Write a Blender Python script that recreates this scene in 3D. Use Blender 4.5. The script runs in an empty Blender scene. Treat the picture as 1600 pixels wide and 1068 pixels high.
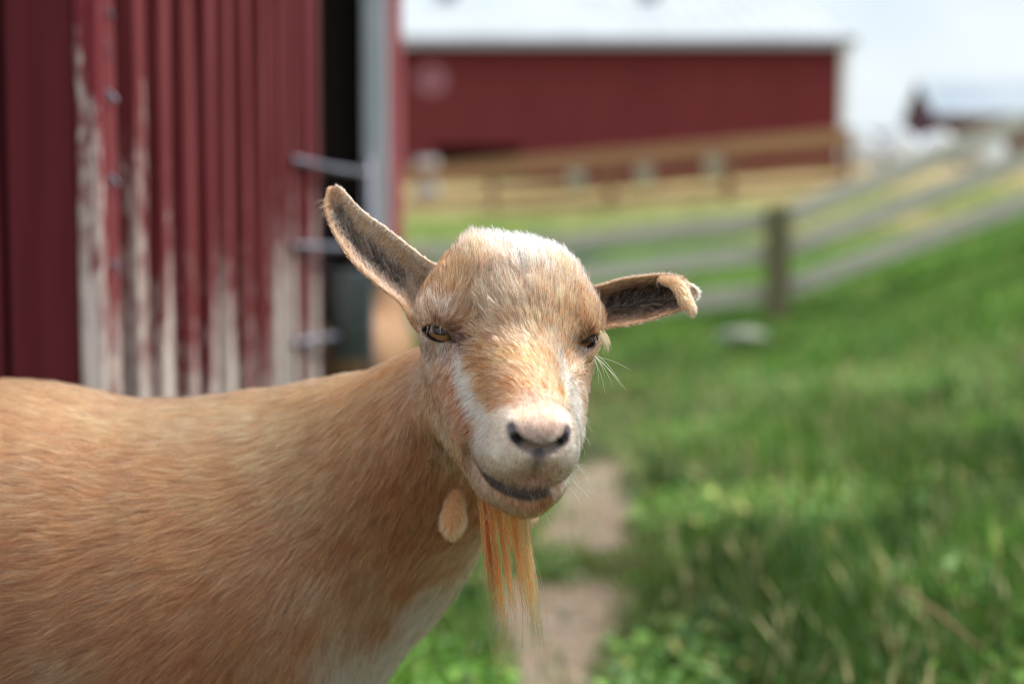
import bpy, bmesh, math, random
import numpy as np
from mathutils import Vector, Matrix
from mathutils.kdtree import KDTree
import openvdb

FUR = True
SC = bpy.context.scene
COL = SC.collection
R = math.radians
rng = np.random.default_rng(7)
random.seed(7)

# ------------------------------------------------------------------ camera
CAM_Z, PITCH, FPX = 0.75, R(4.0), 2222.0
cam_d = bpy.data.cameras.new('camera')
cam = bpy.data.objects.new('camera', cam_d)
COL.objects.link(cam)
cam.location = (0, 0, CAM_Z)
cam.rotation_euler = (R(90) - PITCH, 0, 0)
cam_d.sensor_width = 36.0
cam_d.lens = 50.0
cam_d.clip_start = 0.02
cam_d.clip_end = 3000
cam_d.dof.use_dof = True
cam_d.dof.focus_distance = 0.985
cam_d.dof.aperture_fstop = 2.8
SC.camera = cam

# ------------------------------------------------------------------ sky, sun, exposure
SUN_EL, SUN_AZ = R(58), R(70)          # azimuth from +Y (view direction) towards +X (right)
world = bpy.data.worlds.new('World')
SC.world = world
world.use_nodes = True
wn, wl = world.node_tree.nodes, world.node_tree.links
wn.clear()
w_out = wn.new('ShaderNodeOutputWorld')
sky = wn.new('ShaderNodeTexSky')
sky.sky_type = 'NISHITA'
sky.sun_disc = False
sky.sun_elevation = SUN_EL
sky.sun_rotation = SUN_AZ
bg_sky = wn.new('ShaderNodeBackground')
bg_sky.inputs[1].default_value = 0.085
wl.new(sky.outputs[0], bg_sky.inputs[0])
bg_cl = wn.new('ShaderNodeBackground')
tc = wn.new('ShaderNodeTexCoord')
sep = wn.new('ShaderNodeSeparateXYZ')
wl.new(tc.outputs['Generated'], sep.inputs[0])
grad = wn.new('ShaderNodeMapRange')      # overcast sky: about three times brighter at the zenith
grad.inputs[1].default_value = 0.0
grad.inputs[2].default_value = 1.0
grad.inputs[3].default_value = 0.61
grad.inputs[4].default_value = 1.35
wl.new(sep.outputs[2], grad.inputs[0])
wl.new(grad.outputs[0], bg_cl.inputs[1])
bg_cl.inputs[0].default_value = (0.88, 0.96, 1.0, 1)
nz = wn.new('ShaderNodeTexNoise')
nz.inputs['Scale'].default_value = 3.0
nz.inputs['Detail'].default_value = 4
mp = wn.new('ShaderNodeMapping')
mp.inputs['Scale'].default_value = (1, 1, 2.2)
mp.inputs['Location'].default_value = (0.35, 0.1, 0.0)
wl.new(tc.outputs['Generated'], mp.inputs[0])
wl.new(mp.outputs[0], nz.inputs['Vector'])
cr = wn.new('ShaderNodeMapRange')
cr.inputs[1].default_value = 0.36
cr.inputs[2].default_value = 0.56
cr.inputs[3].default_value = 0.55
cr.inputs[4].default_value = 1.0
wl.new(nz.outputs[0], cr.inputs[0])
mixw = wn.new('ShaderNodeMixShader')
wl.new(cr.outputs[0], mixw.inputs[0])
wl.new(bg_sky.outputs[0], mixw.inputs[1])
wl.new(bg_cl.outputs[0], mixw.inputs[2])
wl.new(mixw.outputs[0], w_out.inputs[0])

sun_d = bpy.data.lights.new('sun', 'SUN')
sun_d.energy = 3.0
sun_d.angle = R(8)
sun_d.color = (1.0, 0.94, 0.86)
sun = bpy.data.objects.new('sun', sun_d)
COL.objects.link(sun)
sdir = Vector((math.cos(SUN_EL) * math.sin(SUN_AZ), math.cos(SUN_EL) * math.cos(SUN_AZ), math.sin(SUN_EL)))
sun.rotation_euler = (-sdir).to_track_quat('-Z', 'Y').to_euler()
sun.location = (4, 3, 8)

SC.view_settings.view_transform = 'Standard'
SC.view_settings.look = 'None'
SC.view_settings.exposure = 0.56
SC.view_settings.gamma = 1.0
SC.view_settings.use_curve_mapping = False
SC.render.film_transparent = False
SC.cycles.use_denoising = True
SC.cycles.denoiser = 'OPENIMAGEDENOISE'
SC.cycles.denoising_prefilter = 'ACCURATE'
SC.cycles.use_adaptive_sampling = True
SC.cycles.adaptive_threshold = 0.006
SC.cycles.pixel_filter_type = 'BLACKMAN_HARRIS'
SC.cycles.filter_width = 1.1
SC.cycles.max_bounces = 8
SC.cycles.diffuse_bounces = 3
SC.cycles.glossy_bounces = 3
SC.cycles.transmission_bounces = 6
SC.cycles.sample_clamp_indirect = 6.0
SC.cycles_curves.shape = 'RIBBONS'
SC.cycles_curves.subdivisions = 2

# ------------------------------------------------------------------ helpers
CAMP = np.array([0, 0, CAM_Z])
CF = np.array([0, math.cos(PITCH), -math.sin(PITCH)])
CU = np.array([0, math.sin(PITCH), math.cos(PITCH)])
CR = np.array([1.0, 0, 0])


def ray(px, py):
    """direction of the sight line through a point of the 1600 px photograph, depth 1"""
    return CF + CR * ((px - 800) / FPX) - CU * ((py - 534) / FPX)


def W(px, py, d):
    return CAMP + ray(px, py) * d


def lin(c):
    c = np.asarray(c, float) / 255.0
    return np.where(c <= 0.04045, c / 12.92, ((c + 0.055) / 1.055) ** 2.4)


def mat(name, color=(0.5, 0.5, 0.5), rough=0.7, spec=0.3, metal=0.0):
    m = bpy.data.materials.new(name)
    m.use_nodes = True
    b = m.node_tree.nodes['Principled BSDF']
    b.inputs['Base Color'].default_value = (*color, 1)
    b.inputs['Roughness'].default_value = rough
    b.inputs['Specular IOR Level'].default_value = spec
    b.inputs['Metallic'].default_value = metal
    return m, m.node_tree.nodes, m.node_tree.links, b


def noise_color(name, stops, scale=5.0, detail=6, rough=0.75, stretch=(1, 1, 1), bump=0.0, spec=0.3, metal=0.0,
                rand=0.0):
    """stops: [(pos, linear rgb)...] picked by object-space noise; rand shifts the value piece by piece"""
    m, n, l, b = mat(name, stops[0][1], rough, spec, metal)
    t = n.new('ShaderNodeTexCoord')
    mpp = n.new('ShaderNodeMapping')
    mpp.inputs['Scale'].default_value = stretch
    no = n.new('ShaderNodeTexNoise')
    no.inputs['Scale'].default_value = scale
    no.inputs['Detail'].default_value = detail
    no.inputs['Roughness'].default_value = 0.62
    r = n.new('ShaderNodeValToRGB')
    el = r.color_ramp.elements
    while len(el) < len(stops):
        el.new(0.5)
    for e, (p, c) in zip(el, stops):
        e.position = p
        e.color = (*c, 1)
    g = n.new('ShaderNodeNewGeometry')
    l.new(g.outputs['Position'], mpp.inputs[0])
    l.new(mpp.outputs[0], no.inputs['Vector'])
    fac = no.outputs[0]
    if rand:
        oi = n.new('ShaderNodeObjectInfo')
        ma = n.new('ShaderNodeMath')
        ma.operation = 'MULTIPLY_ADD'
        l.new(oi.outputs['Random'], ma.inputs[0])
        ma.inputs[1].default_value = rand
        l.new(no.outputs[0], ma.inputs[2])
        fac = ma.outputs[0]
    l.new(fac, r.inputs[0])
    l.new(r.outputs[0], b.inputs['Base Color'])
    if bump:
        bp = n.new('ShaderNodeBump')
        bp.inputs['Strength'].default_value = bump
        bp.inputs['Distance'].default_value = 0.01
        l.new(no.outputs[0], bp.inputs['Height'])
        l.new(bp.outputs[0], b.inputs['Normal'])
    return m


def link(name, me, parent=None, m=None, kind=None, smooth=False):
    o = bpy.data.objects.new(name, me)
    COL.objects.link(o)
    if parent is not None:
        o.parent = parent
    if m is not None:
        me.materials.append(m)
    if kind:
        o['kind'] = kind
    if smooth:
        me.polygons.foreach_set('use_smooth', np.ones(len(me.polygons), bool))
    return o


def mesh_np(name, verts, faces):
    me = bpy.data.meshes.new(name)
    me.from_pydata([tuple(v) for v in verts], [], [tuple(int(i) for i in f) for f in faces])
    me.update()
    return me


def mesh_quads(name, verts, quads):
    """fast path: all faces have the same number of corners"""
    me = bpy.data.meshes.new(name)
    k = quads.shape[1]
    me.vertices.add(len(verts))
    me.vertices.foreach_set('co', np.asarray(verts, np.float32).ravel())
    me.loops.add(quads.size)
    me.loops.foreach_set('vertex_index', quads.astype(np.int32).ravel())
    me.polygons.add(len(quads))
    me.polygons.foreach_set('loop_start', np.arange(0, quads.size, k, dtype=np.int32))
    me.update(calc_edges=True)
    me.validate()
    return me


def empty(name, loc, label, cat, group=None, kind=None):
    o = bpy.data.objects.new(name, None)
    o.empty_display_size = 0.1
    COL.objects.link(o)
    o.location = loc
    o['label'] = label
    o['category'] = cat
    if group:
        o['group'] = group
    if kind:
        o['kind'] = kind
    return o


def box_mesh(name, sx, sy, sz, bevel=0.0, warp=0.0, cuts=0):
    """box centred in x and y, from z=0 to z=sz"""
    bm = bmesh.new()
    bmesh.ops.create_cube(bm, size=1.0)
    for v in bm.verts:
        v.co = Vector((v.co.x * sx, v.co.y * sy, (v.co.z + 0.5) * sz))
    if cuts:
        ed = [e for e in bm.edges if abs(e.verts[0].co.z - e.verts[1].co.z) > sz * 0.5]
        bmesh.ops.subdivide_edges(bm, edges=ed, cuts=cuts, use_grid_fill=True)
    if warp:
        ph = random.uniform(0, 9)
        for v in bm.verts:
            v.co.x += warp * math.sin(v.co.z * 3.1 / max(sz, 0.01) * 2 + ph)
            v.co.y += warp * 0.6 * math.sin(v.co.z * 5.3 / max(sz, 0.01) + ph * 2)
    if bevel:
        bmesh.ops.bevel(bm, geom=list(bm.edges), offset=bevel, segments=1, affect='EDGES', clamp_overlap=True)
    me = bpy.data.meshes.new(name)
    bm.to_mesh(me)
    bm.free()
    return me


def bar_mesh(name, a, b, w, h, bevel=0.004):
    """beam from a to b, w horizontal thickness, h height; a at origin of the mesh frame"""
    a, b = Vector(a), Vector(b)
    d = b - a
    L = d.length
    me = box_mesh(name, w, h, L, bevel)
    q = d.to_track_quat('Z', 'Y')
    x = q @ Vector((1, 0, 0))
    # keep the section upright
    side = d.cross(Vector((0, 0, 1)))
    if side.length < 1e-5:
        side = Vector((1, 0, 0))
    side.normalize()
    upv = side.cross(d.normalized())
    M = Matrix((side, upv, d.normalized())).transposed().to_4x4()
    me.transform(Matrix.Translation(a) @ M)
    return me


def tube_mesh(name, pts, rad, seg=8, cap=True):
    pts = [Vector(p) for p in pts]
    n = len(pts)
    rads = rad if hasattr(rad, '__len__') else [rad] * n
    vs, fs = [], []
    up = Vector((0, 0, 1))
    prev = None
    for i, p in enumerate(pts):
        t = (pts[min(i + 1, n - 1)] - pts[max(i - 1, 0)]).normalized()
        if prev is None:
            a = t.cross(up)
            if a.length < 1e-3:
                a = t.cross(Vector((0, 1, 0)))
        else:
            a = prev - t * prev.dot(t)
        a.normalize()
        prev = a
        b = t.cross(a)
        for k in range(seg):
            an = 2 * math.pi * k / seg
            vs.append(p + (a * math.cos(an) + b * math.sin(an)) * rads[i])
    for i in range(n - 1):
        for k in range(seg):
            k2 = (k + 1) % seg
            fs.append((i * seg + k, i * seg + k2, (i + 1) * seg + k2, (i + 1) * seg + k))
    if cap:
        fs.append(tuple(reversed(range(seg))))
        fs.append(tuple((n - 1) * seg + k for k in range(seg)))
    return mesh_np(name, vs, fs)


def lathe_mesh(name, prof, seg=20):
    vs, fs = [], []
    for r, z in prof:
        for k in range(seg):
            an = 2 * math.pi * k / seg
            vs.append((r * math.cos(an), r * math.sin(an), z))
    for i in range(len(prof) - 1):
        for k in range(seg):
            k2 = (k + 1) % seg
            fs.append((i * seg + k, i * seg + k2, (i + 1) * seg + k2, (i + 1) * seg + k))
    return mesh_np(name, vs, fs)


# ------------------------------------------------------------------ terrain
def sp(x, k=1.0):
    return k * np.logaddexp(0, np.asarray(x, float) / k)


def path_x(Y):
    return 0.115 + 0.035 * (Y - 2.0) + 0.06 * np.sin(Y * 1.7 + 0.1)


def path_w(Y):
    return 0.098 + 0.03 * np.sin(Y * 2.1) + 0.012 * (Y - 2.5)


def ground_h(X, Y):
    X = np.asarray(X, float)
    Y = np.asarray(Y, float)
    up = 0.1 * (sp(Y - 13, 1.5) - sp(Y - 46, 3)) + 0.012 * sp(Y - 46, 3)
    x0 = 0.80 + 0.15 * np.clip(Y, 0, 40)
    side = 0.38 * sp(X - x0, 0.35)
    side = 1.9 * np.tanh(side / 1.9)
    side = side * np.exp(-sp(Y - 13.5, 1.0) / 9.0) * np.clip((Y + 2) / 9, 0.25, 1)
    left = -0.07 * sp(x0 - 0.8 - X, 0.5)
    left = np.maximum(left, -0.22) * np.clip((Y - 5) / 6, 0, 1)
    bumps = 0.02 * np.sin(X * 2.3 + 1) * np.sin(Y * 1.9) + 0.012 * np.sin(X * 5.1 + Y * 3.3)
    pth = -0.03 * np.exp(-((X - path_x(Y)) / 0.16) ** 2) * (Y < 7)
    return up + side + left + bumps * np.clip(Y / 2 - 0.3, 0, 1) + pth


# ==================================================================== THE GROUND
def vnoise(x, y, f, seed):
    r = np.random.default_rng(seed)
    o = 0
    for k in range(7):
        a = r.uniform(0, 6.28)
        ff = f * r.uniform(0.5, 1.9)
        o = o + np.sin((x * math.cos(a) + y * math.sin(a)) * ff + r.uniform(0, 6.28) + 1.3 * np.sin((x * math.sin(a) - y * math.cos(a)) * ff * 0.6))
    return o / 7 ** 0.5 / 1.4


def on_path(X, Y):
    w = path_w(Y) * (1 + 0.35 * vnoise(X, Y, 9, 5) + 0.3 * vnoise(X, Y, 3.5, 6))
    p = np.clip((w - np.abs(X - path_x(Y))) / 0.075 + 0.5, 0, 1) * np.clip((5.15 - Y) / 0.3, 0, 1) * np.clip(1.25 - 0.9 * np.clip(vnoise(X, Y, 11, 8) - 0.15, 0, 1), 0, 1)
    patch = np.exp(-(((X - 0.12) / 0.30) ** 2 + ((Y - 3.38) / 0.17) ** 2) * 1.2)        # tuft of grass across the path
    return p * np.clip(1.6 - 2.6 * patch, 0, 1)


gxs = np.unique(np.concatenate([np.linspace(-60, -2, 30), np.linspace(-2, -0.6, 20), np.linspace(-0.6, 1.4, 70), np.linspace(1.4, 8, 60), np.linspace(8, 90, 50)]))
gys = np.unique(np.concatenate([np.linspace(-12, 0.8, 14), np.linspace(0.8, 6.5, 150), np.linspace(6.5, 16, 50), np.linspace(16, 60, 60), np.linspace(60, 900, 30)]))
GXm, GYm = np.meshgrid(gxs, gys, indexing='xy')
GZm = ground_h(GXm, GYm)
fine = (np.abs(GXm) < 3) & (GYm < 8) & (GYm > 0)
GZm = GZm + fine * 0.006 * vnoise(GXm, GYm, 40, 11)
V = np.stack([GXm, GYm, GZm], -1).reshape(-1, 3)
nxg, nyg = len(gxs), len(gys)
ii = (np.arange(nyg - 1)[:, None] * nxg + np.arange(nxg - 1)[None]).ravel()
Q = np.stack([ii, ii + 1, ii + nxg + 1, ii + nxg], 1)
gm = mesh_quads('ground', V, Q)
X, Y = V[:, 0], V[:, 1]
dirt = lin((152, 134, 116))
soil = lin((72, 74, 40))
green = lin((92, 122, 50))
tan_g = lin((154, 138, 98))
pm_ = on_path(X, Y)[:, None]
farm = np.clip((Y - 9) / 5, 0, 1)[:, None]
c = soil * (1 - farm) + green * farm
tn = np.clip((Y - 20) / 5 + 0.7 * vnoise(X, Y, 0.7, 21), 0, 1)[:, None]
c = c * (1 - tn) + tan_g * tn
gb = np.clip(1.2 - np.abs(Y - 26.5) / 2.2 + 0.5 * vnoise(X, Y, 0.5, 31), 0, 0.55)[:, None]
c = c * (1 - gb) + green * gb
c = c * (1 - pm_) + dirt * pm_
c = c * np.exp(0.16 * vnoise(X, Y, 2.0, 41))[:, None]
c4 = np.ones((len(V), 4)); c4[:, :3] = c
ca = gm.color_attributes.new('tone', 'FLOAT_COLOR', 'POINT')
ca.data.foreach_set('color', c4.astype(np.float32).ravel())
gm_m, n, l, b = mat('ground', rough=0.95, spec=0.1)
at = n.new('ShaderNodeAttribute'); at.attribute_name = 'tone'
geo = n.new('ShaderNodeNewGeometry')
n1 = n.new('ShaderNodeTexNoise'); n1.inputs['Scale'].default_value = 38; n1.inputs['Detail'].default_value = 8
n1.inputs['Roughness'].default_value = 0.7
l.new(geo.outputs['Position'], n1.inputs['Vector'])
mr = n.new('ShaderNodeMapRange'); mr.inputs[1].default_value = 0.3; mr.inputs[2].default_value = 0.7
mr.inputs[3].default_value = 0.6; mr.inputs[4].default_value = 1.35
l.new(n1.outputs[0], mr.inputs[0])
mu = n.new('ShaderNodeMix'); mu.data_type = 'RGBA'; mu.blend_type = 'MULTIPLY'; mu.inputs[0].default_value = 1.0
l.new(at.outputs['Color'], mu.inputs[6]); l.new(mr.outputs[0], mu.inputs[7])
l.new(mu.outputs[2], b.inputs['Base Color'])
bp = n.new('ShaderNodeBump'); bp.inputs['Strength'].default_value = 0.8; bp.inputs['Distance'].default_value = 0.02
l.new(n1.outputs[0], bp.inputs['Height']); l.new(bp.outputs[0], b.inputs['Normal'])
ground = link('ground', gm, None, gm_m, 'structure', True)
ground['label'] = 'rising pasture ground with a trodden dirt path'

# pebbles and straw bits on the path
pv, pf = [], []
for _ in range(900):
    y = rng.uniform(1.6, 6.2)
    x = float(path_x(y) + rng.normal() * 0.12)
    s = rng.uniform(0.003, 0.011)
    z = float(ground_h(x, y))
    base_i = len(pv)
    a = rng.uniform(0, 6.28)
    for k in range(5):
        an = a + k * 1.2566
        pv.append((x + s * math.cos(an) * rng.uniform(0.8, 1.4), y + s * math.sin(an), z + s * 0.1))
    pv.append((x, y, z + s * rng.uniform(0.5, 0.9)))
    for k in range(5):
        pf.append((base_i + k, base_i + (k + 1) % 5, base_i + 5))
peb = link('pebbles', mesh_np('pebbles', pv, pf), None, noise_color('pebble', [(0.3, (0.18, 0.15, 0.12)), (0.7, (0.5, 0.45, 0.38))], 60), 'stuff')
peb['label'] = 'small pebbles and crumbs strewn over the path'

# ------------------------------------------------------------------ grass
grass_m = bpy.data.materials.new('grass_blade'); grass_m.use_nodes = True
n, l = grass_m.node_tree.nodes, grass_m.node_tree.links
b = n['Principled BSDF']; b.inputs['Roughness'].default_value = 0.5; b.inputs['Specular IOR Level'].default_value = 0.35
at = n.new('ShaderNodeAttribute'); at.attribute_name = 'tone'
l.new(at.outputs['Color'], b.inputs['Base Color'])
t_ = n.new('ShaderNodeBsdfTranslucent'); l.new(at.outputs['Color'], t_.inputs[0])
m_ = n.new('ShaderNodeMixShader'); m_.inputs[0].default_value = 0.42
l.new(b.outputs[0], m_.inputs[1]); l.new(t_.outputs[0], m_.inputs[2])
l.new(m_.outputs[0], n['Material Output'].inputs[0])


def blades(name, x, y, hgt, wid, col, lean=0.5, label=None):
    N = len(x)
    z = ground_h(x, y) - 0.01
    az = rng.uniform(0, 6.283, N)
    ln = np.abs(rng.normal(size=N)) * lean
    fx, fy = np.cos(az), np.sin(az)
    wx, wy = -fy, fx
    ts = np.array([0, 0.4, 0.75, 1.0])
    ws = np.array([1.0, 0.9, 0.55, 0.0])
    vs = np.zeros((N, 7, 3))
    k = 0
    for t, w in zip(ts, ws):
        cx = x + fx * ln * hgt * t * t
        cy = y + fy * ln * hgt * t * t
        cz = z + hgt * (t - 0.35 * np.minimum(ln, 1.2) * t * t)
        for s in ((-1, 1) if w > 0 else (0,)):
            vs[:, k, 0] = cx + s * wx * wid * w
            vs[:, k, 1] = cy + s * wy * wid * w
            vs[:, k, 2] = cz
            k += 1
    tri = np.array([(0, 1, 3), (0, 3, 2), (2, 3, 5), (2, 5, 4), (4, 5, 6)])
    F = (np.arange(N)[:, None, None] * 7 + tri[None]).reshape(-1, 3)
    me = mesh_quads(name, vs.reshape(-1, 3), F)
    c = np.ones((N, 7, 4))
    c[..., :3] = col[:, None]
    a = me.color_attributes.new('tone', 'FLOAT_COLOR', 'POINT')
    a.data.foreach_set('color', c.astype(np.float32).ravel())
    o = link(name, me, None, grass_m, 'stuff')
    o['label'] = label or 'green grass'
    return o


def wall_x(Y):
    return -0.56 + 0.0745 * (Y - 1.88)


def grass_tone(x, y, N):
    g1, g2, g3 = lin((92, 138, 46)), lin((134, 172, 78)), lin((46, 84, 36))
    f = 0.44 + 0.34 * vnoise(x, y, 2.2, 51) + 0.34 * vnoise(x, y, 6.0, 52)
    r = np.clip(f * 0.75 + rng.uniform(0, 0.45, N), 0, 1)[:, None]
    c = g3 * (1 - r) + g1 * r
    hi_ = (rng.uniform(size=N) < 0.28)[:, None]
    c = np.where(hi_, c * 0.3 + g2 * 0.7, c)
    dry = (rng.uniform(size=N) < 0.05 + 0.10 * np.clip(vnoise(x, y, 1.5, 61), 0, 1))[:, None]
    c = np.where(dry, lin((176, 168, 104)), c)
    return c * np.exp(rng.normal(size=N) * 0.18 + 0.28 * vnoise(x, y, 3.6, 53))[:, None]


def scatter(N, y0, y1, pw=1.6):
    y = y0 + (y1 - y0) * rng.uniform(size=N) ** pw
    x = rng.uniform(-0.30 * y - 0.6, 0.40 * y + 0.9)
    return x, y


x, y = scatter(150000, 1.35, 13, 1.5)
den = 0.62 + 0.38 * vnoise(x, y, 3.0, 71)
k = (rng.uniform(size=len(x)) > on_path(x, y) * 0.93) & (rng.uniform(size=len(x)) < den + 0.25) & ((x > wall_x(y) + 0.02) | (y > 5.2))
k &= ~((np.abs(x + 0.3) < 0.5) & (y < 1.35))
x, y = x[k], y[k]
N = len(x)
dp = np.clip((x - path_x(y) - path_w(y)) / 0.5, 0, 1)
hgt = (0.035 + 0.095 * dp * np.clip(1.5 - y / 10, 0.35, 1) * (0.75 + 0.5 * vnoise(x, y, 2.6, 81))) * rng.uniform(0.6, 1.35, N) * (0.7 + 0.9 * np.clip(vnoise(x, y, 4.4, 83), 0, 1) * dp)
hgt = np.where(x < path_x(y) + 0.03, 0.055 * rng.uniform(0.5, 1.4, N), hgt)
hgt = np.maximum(hgt, 0.02)
wid = (0.0016 + 0.0011 * (y - 1.3) ** 0.8) * rng.uniform(0.7, 1.3, N)
blades('grass', x, y, hgt, wid, grass_tone(x, y, N), 0.55, 'green pasture grass beside the path')

x, y = scatter(60000, 12, 34, 1.3)
N = len(x)
tf = np.clip((y - 20) / 5 + 0.7 * vnoise(x, y, 0.7, 21), 0, 1)
k = rng.uniform(size=N) > tf * 0.75
x, y = x[k], y[k]; N = len(x)
blades('grass', x, y, 0.09 * rng.uniform(0.5, 1.3, N), 0.012 * rng.uniform(0.7, 1.3, N), grass_tone(x, y, N), 0.5, 'short grass of the paddock beyond the rail fence')

# clover and dock leaves among the blades
x, y = scatter(42000, 1.4, 7.5, 1.3)
k = (x > path_x(y) + path_w(y) * 0.9) | ((x < path_x(y) - path_w(y)) & (x > wall_x(y) + 0.03))
k &= vnoise(x, y, 4.2, 77) > -0.35
x, y = x[k], y[k]; N = len(x)
dpl = np.clip((x - path_x(y)) / 0.7, 0.2, 1)
zc = ground_h(x, y) + (0.015 + 0.085 * dpl * rng.uniform(0.2, 1.1, N))
sz_ = rng.uniform(0.004, 0.010, N)
a1 = rng.uniform(0, 6.28, N)
tl = rng.uniform(-0.7, 0.7, (2, N))
e1 = np.stack([np.cos(a1), np.sin(a1), tl[0]], 1) * sz_[:, None] * 1.5
e2 = np.stack([-np.sin(a1), np.cos(a1), tl[1]], 1) * sz_[:, None]
ctr = np.stack([x, y, zc], 1)
LV = np.stack([ctr - e1, ctr - e1 * 0.2 + e2, ctr + e1 * 0.8 + e2 * 0.7, ctr + e1 * 1.1, ctr + e1 * 0.8 - e2 * 0.7, ctr - e1 * 0.2 - e2], 1)
LF = (np.arange(N)[:, None, None] * 6 + np.array([(0, 1, 5), (1, 2, 5), (2, 4, 5), (2, 3, 4)])[None]).reshape(-1, 3)
lm = mesh_quads('clover_leaves', LV.reshape(-1, 3), LF)
cl4 = np.ones((N, 6, 4)); cl4[..., :3] = (grass_tone(x, y, N) * 1.1 + lin((96, 120, 70)) * 0.25)[:, None]
at_ = lm.color_attributes.new('tone', 'FLOAT_COLOR', 'POINT'); at_.data.foreach_set('color', cl4.astype(np.float32).ravel())
lo_ = link('clover_leaves', lm, None, grass_m, 'stuff'); lo_['label'] = 'clover leaves mixed into the grass'

# taller weeds and seed heads towards the lower right
x = rng.uniform(0.40, 2.4, 24000); y = rng.uniform(1.45, 4.6, 24000)
k = (x < 0.42 * y + 0.3) & (vnoise(x, y, 3.3, 91) > -0.1)
x, y = x[k], y[k]; N = len(x)
blades('weeds', x, y, 0.15 * rng.uniform(0.5, 1.4, N), 0.0032 * rng.uniform(0.7, 1.6, N), grass_tone(x, y, N) * 0.6, 0.45, 'taller dark weeds in the lower right of the pasture')
x = rng.uniform(0.3, 3.0, 1500); y = rng.uniform(1.7, 6.5, 1500)
k = (x < 0.42 * y + 0.3)
x, y = x[k], y[k]; N = len(x)
sv, sf = [], []
for xx, yy in zip(x, y):
    zz = float(ground_h(xx, yy)); hh = rng.uniform(0.09, 0.20); a = rng.uniform(0, 6.28); le = rng.uniform(0, 0.9)
    tip = np.array((xx + le * hh * math.cos(a), yy + le * hh * math.sin(a), zz + hh))
    base_ = np.array((xx, yy, zz))
    i0 = len(sv)
    for p, r_ in ((base_, 0.0012), (base_ * 0.25 + tip * 0.75, 0.001), (base_ * 0.18 + tip * 0.82, 0.0042), (tip, 0.0008)):
        for q_ in range(3):
            sv.append(p + r_ * np.array((math.cos(q_ * 2.09), math.sin(q_ * 2.09), 0)))
    for s_ in range(3):
        for q_ in range(3):
            q2_ = (q_ + 1) % 3
            sf.append((i0 + s_ * 3 + q_, i0 + s_ * 3 + q2_, i0 + s_ * 3 + 3 + q2_, i0 + s_ * 3 + 3 + q_))
sd = link('seed_heads', mesh_np('seed_heads', sv, sf), None, noise_color('dry_stem', [(0.35, lin((136, 130, 84))), (0.65, lin((176, 168, 120)))], 20), 'stuff')
sd['label'] = 'dry seed heads standing in the grass'

# ==================================================================== NEAR BARN
def painted(name, red, fade, peel_lo, peel_hi, amount, thr=0.5, rand=0.25, bare=lin((214, 198, 190))):
    """weathered red paint: faded streaks, and paint worn off to pale wood towards the foot of the wall"""
    m, n, l, b = mat(name, red, 0.8, 0.2)
    g = n.new('ShaderNodeNewGeometry')
    oi = n.new('ShaderNodeObjectInfo')
    mp = n.new('ShaderNodeMapping'); mp.inputs['Scale'].default_value = (60, 60, 3.2)
    l.new(g.outputs['Position'], mp.inputs[0])
    st = n.new('ShaderNodeTexNoise'); st.inputs['Scale'].default_value = 1.0; st.inputs['Detail'].default_value = 5
    l.new(mp.outputs[0], st.inputs['Vector'])
    r = n.new('ShaderNodeValToRGB')
    r.color_ramp.elements[0].position = 0.34; r.color_ramp.elements[0].color = (*red, 1)
    r.color_ramp.elements[1].position = 0.72; r.color_ramp.elements[1].color = (*fade, 1)
    l.new(st.outputs[0], r.inputs[0])
    mp2 = n.new('ShaderNodeMapping'); mp2.inputs['Scale'].default_value = (95, 95, 26)
    l.new(g.outputs['Position'], mp2.inputs[0])
    pn = n.new('ShaderNodeTexNoise'); pn.inputs['Scale'].default_value = 1.0; pn.inputs['Detail'].default_value = 7; pn.inputs['Roughness'].default_value = 0.7
    l.new(mp2.outputs[0], pn.inputs['Vector'])
    sz = n.new('ShaderNodeSeparateXYZ'); l.new(g.outputs['Position'], sz.inputs[0])
    mp3 = n.new('ShaderNodeMapping'); mp3.inputs['Scale'].default_value = (22, 22, 2.0)
    l.new(g.outputs['Position'], mp3.inputs[0])
    big = n.new('ShaderNodeTexNoise'); big.inputs['Scale'].default_value = 1.0; big.inputs['Detail'].default_value = 3
    l.new(mp3.outputs[0], big.inputs['Vector'])
    z0 = mth(n, l, 'MULTIPLY_ADD', big.outputs[0], 0.9, mth(n, l, 'SUBTRACT', sz.outputs[2], 0.45))
    zz = mth(n, l, 'MULTIPLY_ADD', oi.outputs['Random'], rand, z0)
    hr = n.new('ShaderNodeMapRange')
    hr.inputs[1].default_value = peel_hi + rand * 0.5; hr.inputs[2].default_value = peel_lo + rand * 0.5
    hr.inputs[3].default_value = -0.25; hr.inputs[4].default_value = amount
    l.new(zz, hr.inputs[0])
    s = mth(n, l, 'ADD', pn.outputs[0], hr.outputs[0])
    pk = n.new('ShaderNodeMapRange'); pk.inputs[1].default_value = thr + 0.05; pk.inputs[2].default_value = thr + 0.22
    l.new(s, pk.inputs[0])
    wood = n.new('ShaderNodeValToRGB')
    wood.color_ramp.elements[0].position = 0.3; wood.color_ramp.elements[0].color = (*(bare * 0.55), 1)
    wood.color_ramp.elements[1].position = 0.6; wood.color_ramp.elements[1].color = (*bare, 1)
    l.new(st.outputs[0], wood.inputs[0])
    mx = n.new('ShaderNodeMix'); mx.data_type = 'RGBA'
    l.new(pk.outputs[0], mx.inputs[0]); l.new(r.outputs[0], mx.inputs[6]); l.new(wood.outputs[0], mx.inputs[7])
    l.new(mx.outputs[2], b.inputs['Base Color'])
    bp = n.new('ShaderNodeBump'); bp.inputs['Strength'].default_value = 0.5; bp.inputs['Distance'].default_value = 0.002
    l.new(s, bp.inputs['Height']); l.new(bp.outputs[0], b.inputs['Normal'])
    return m


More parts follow.
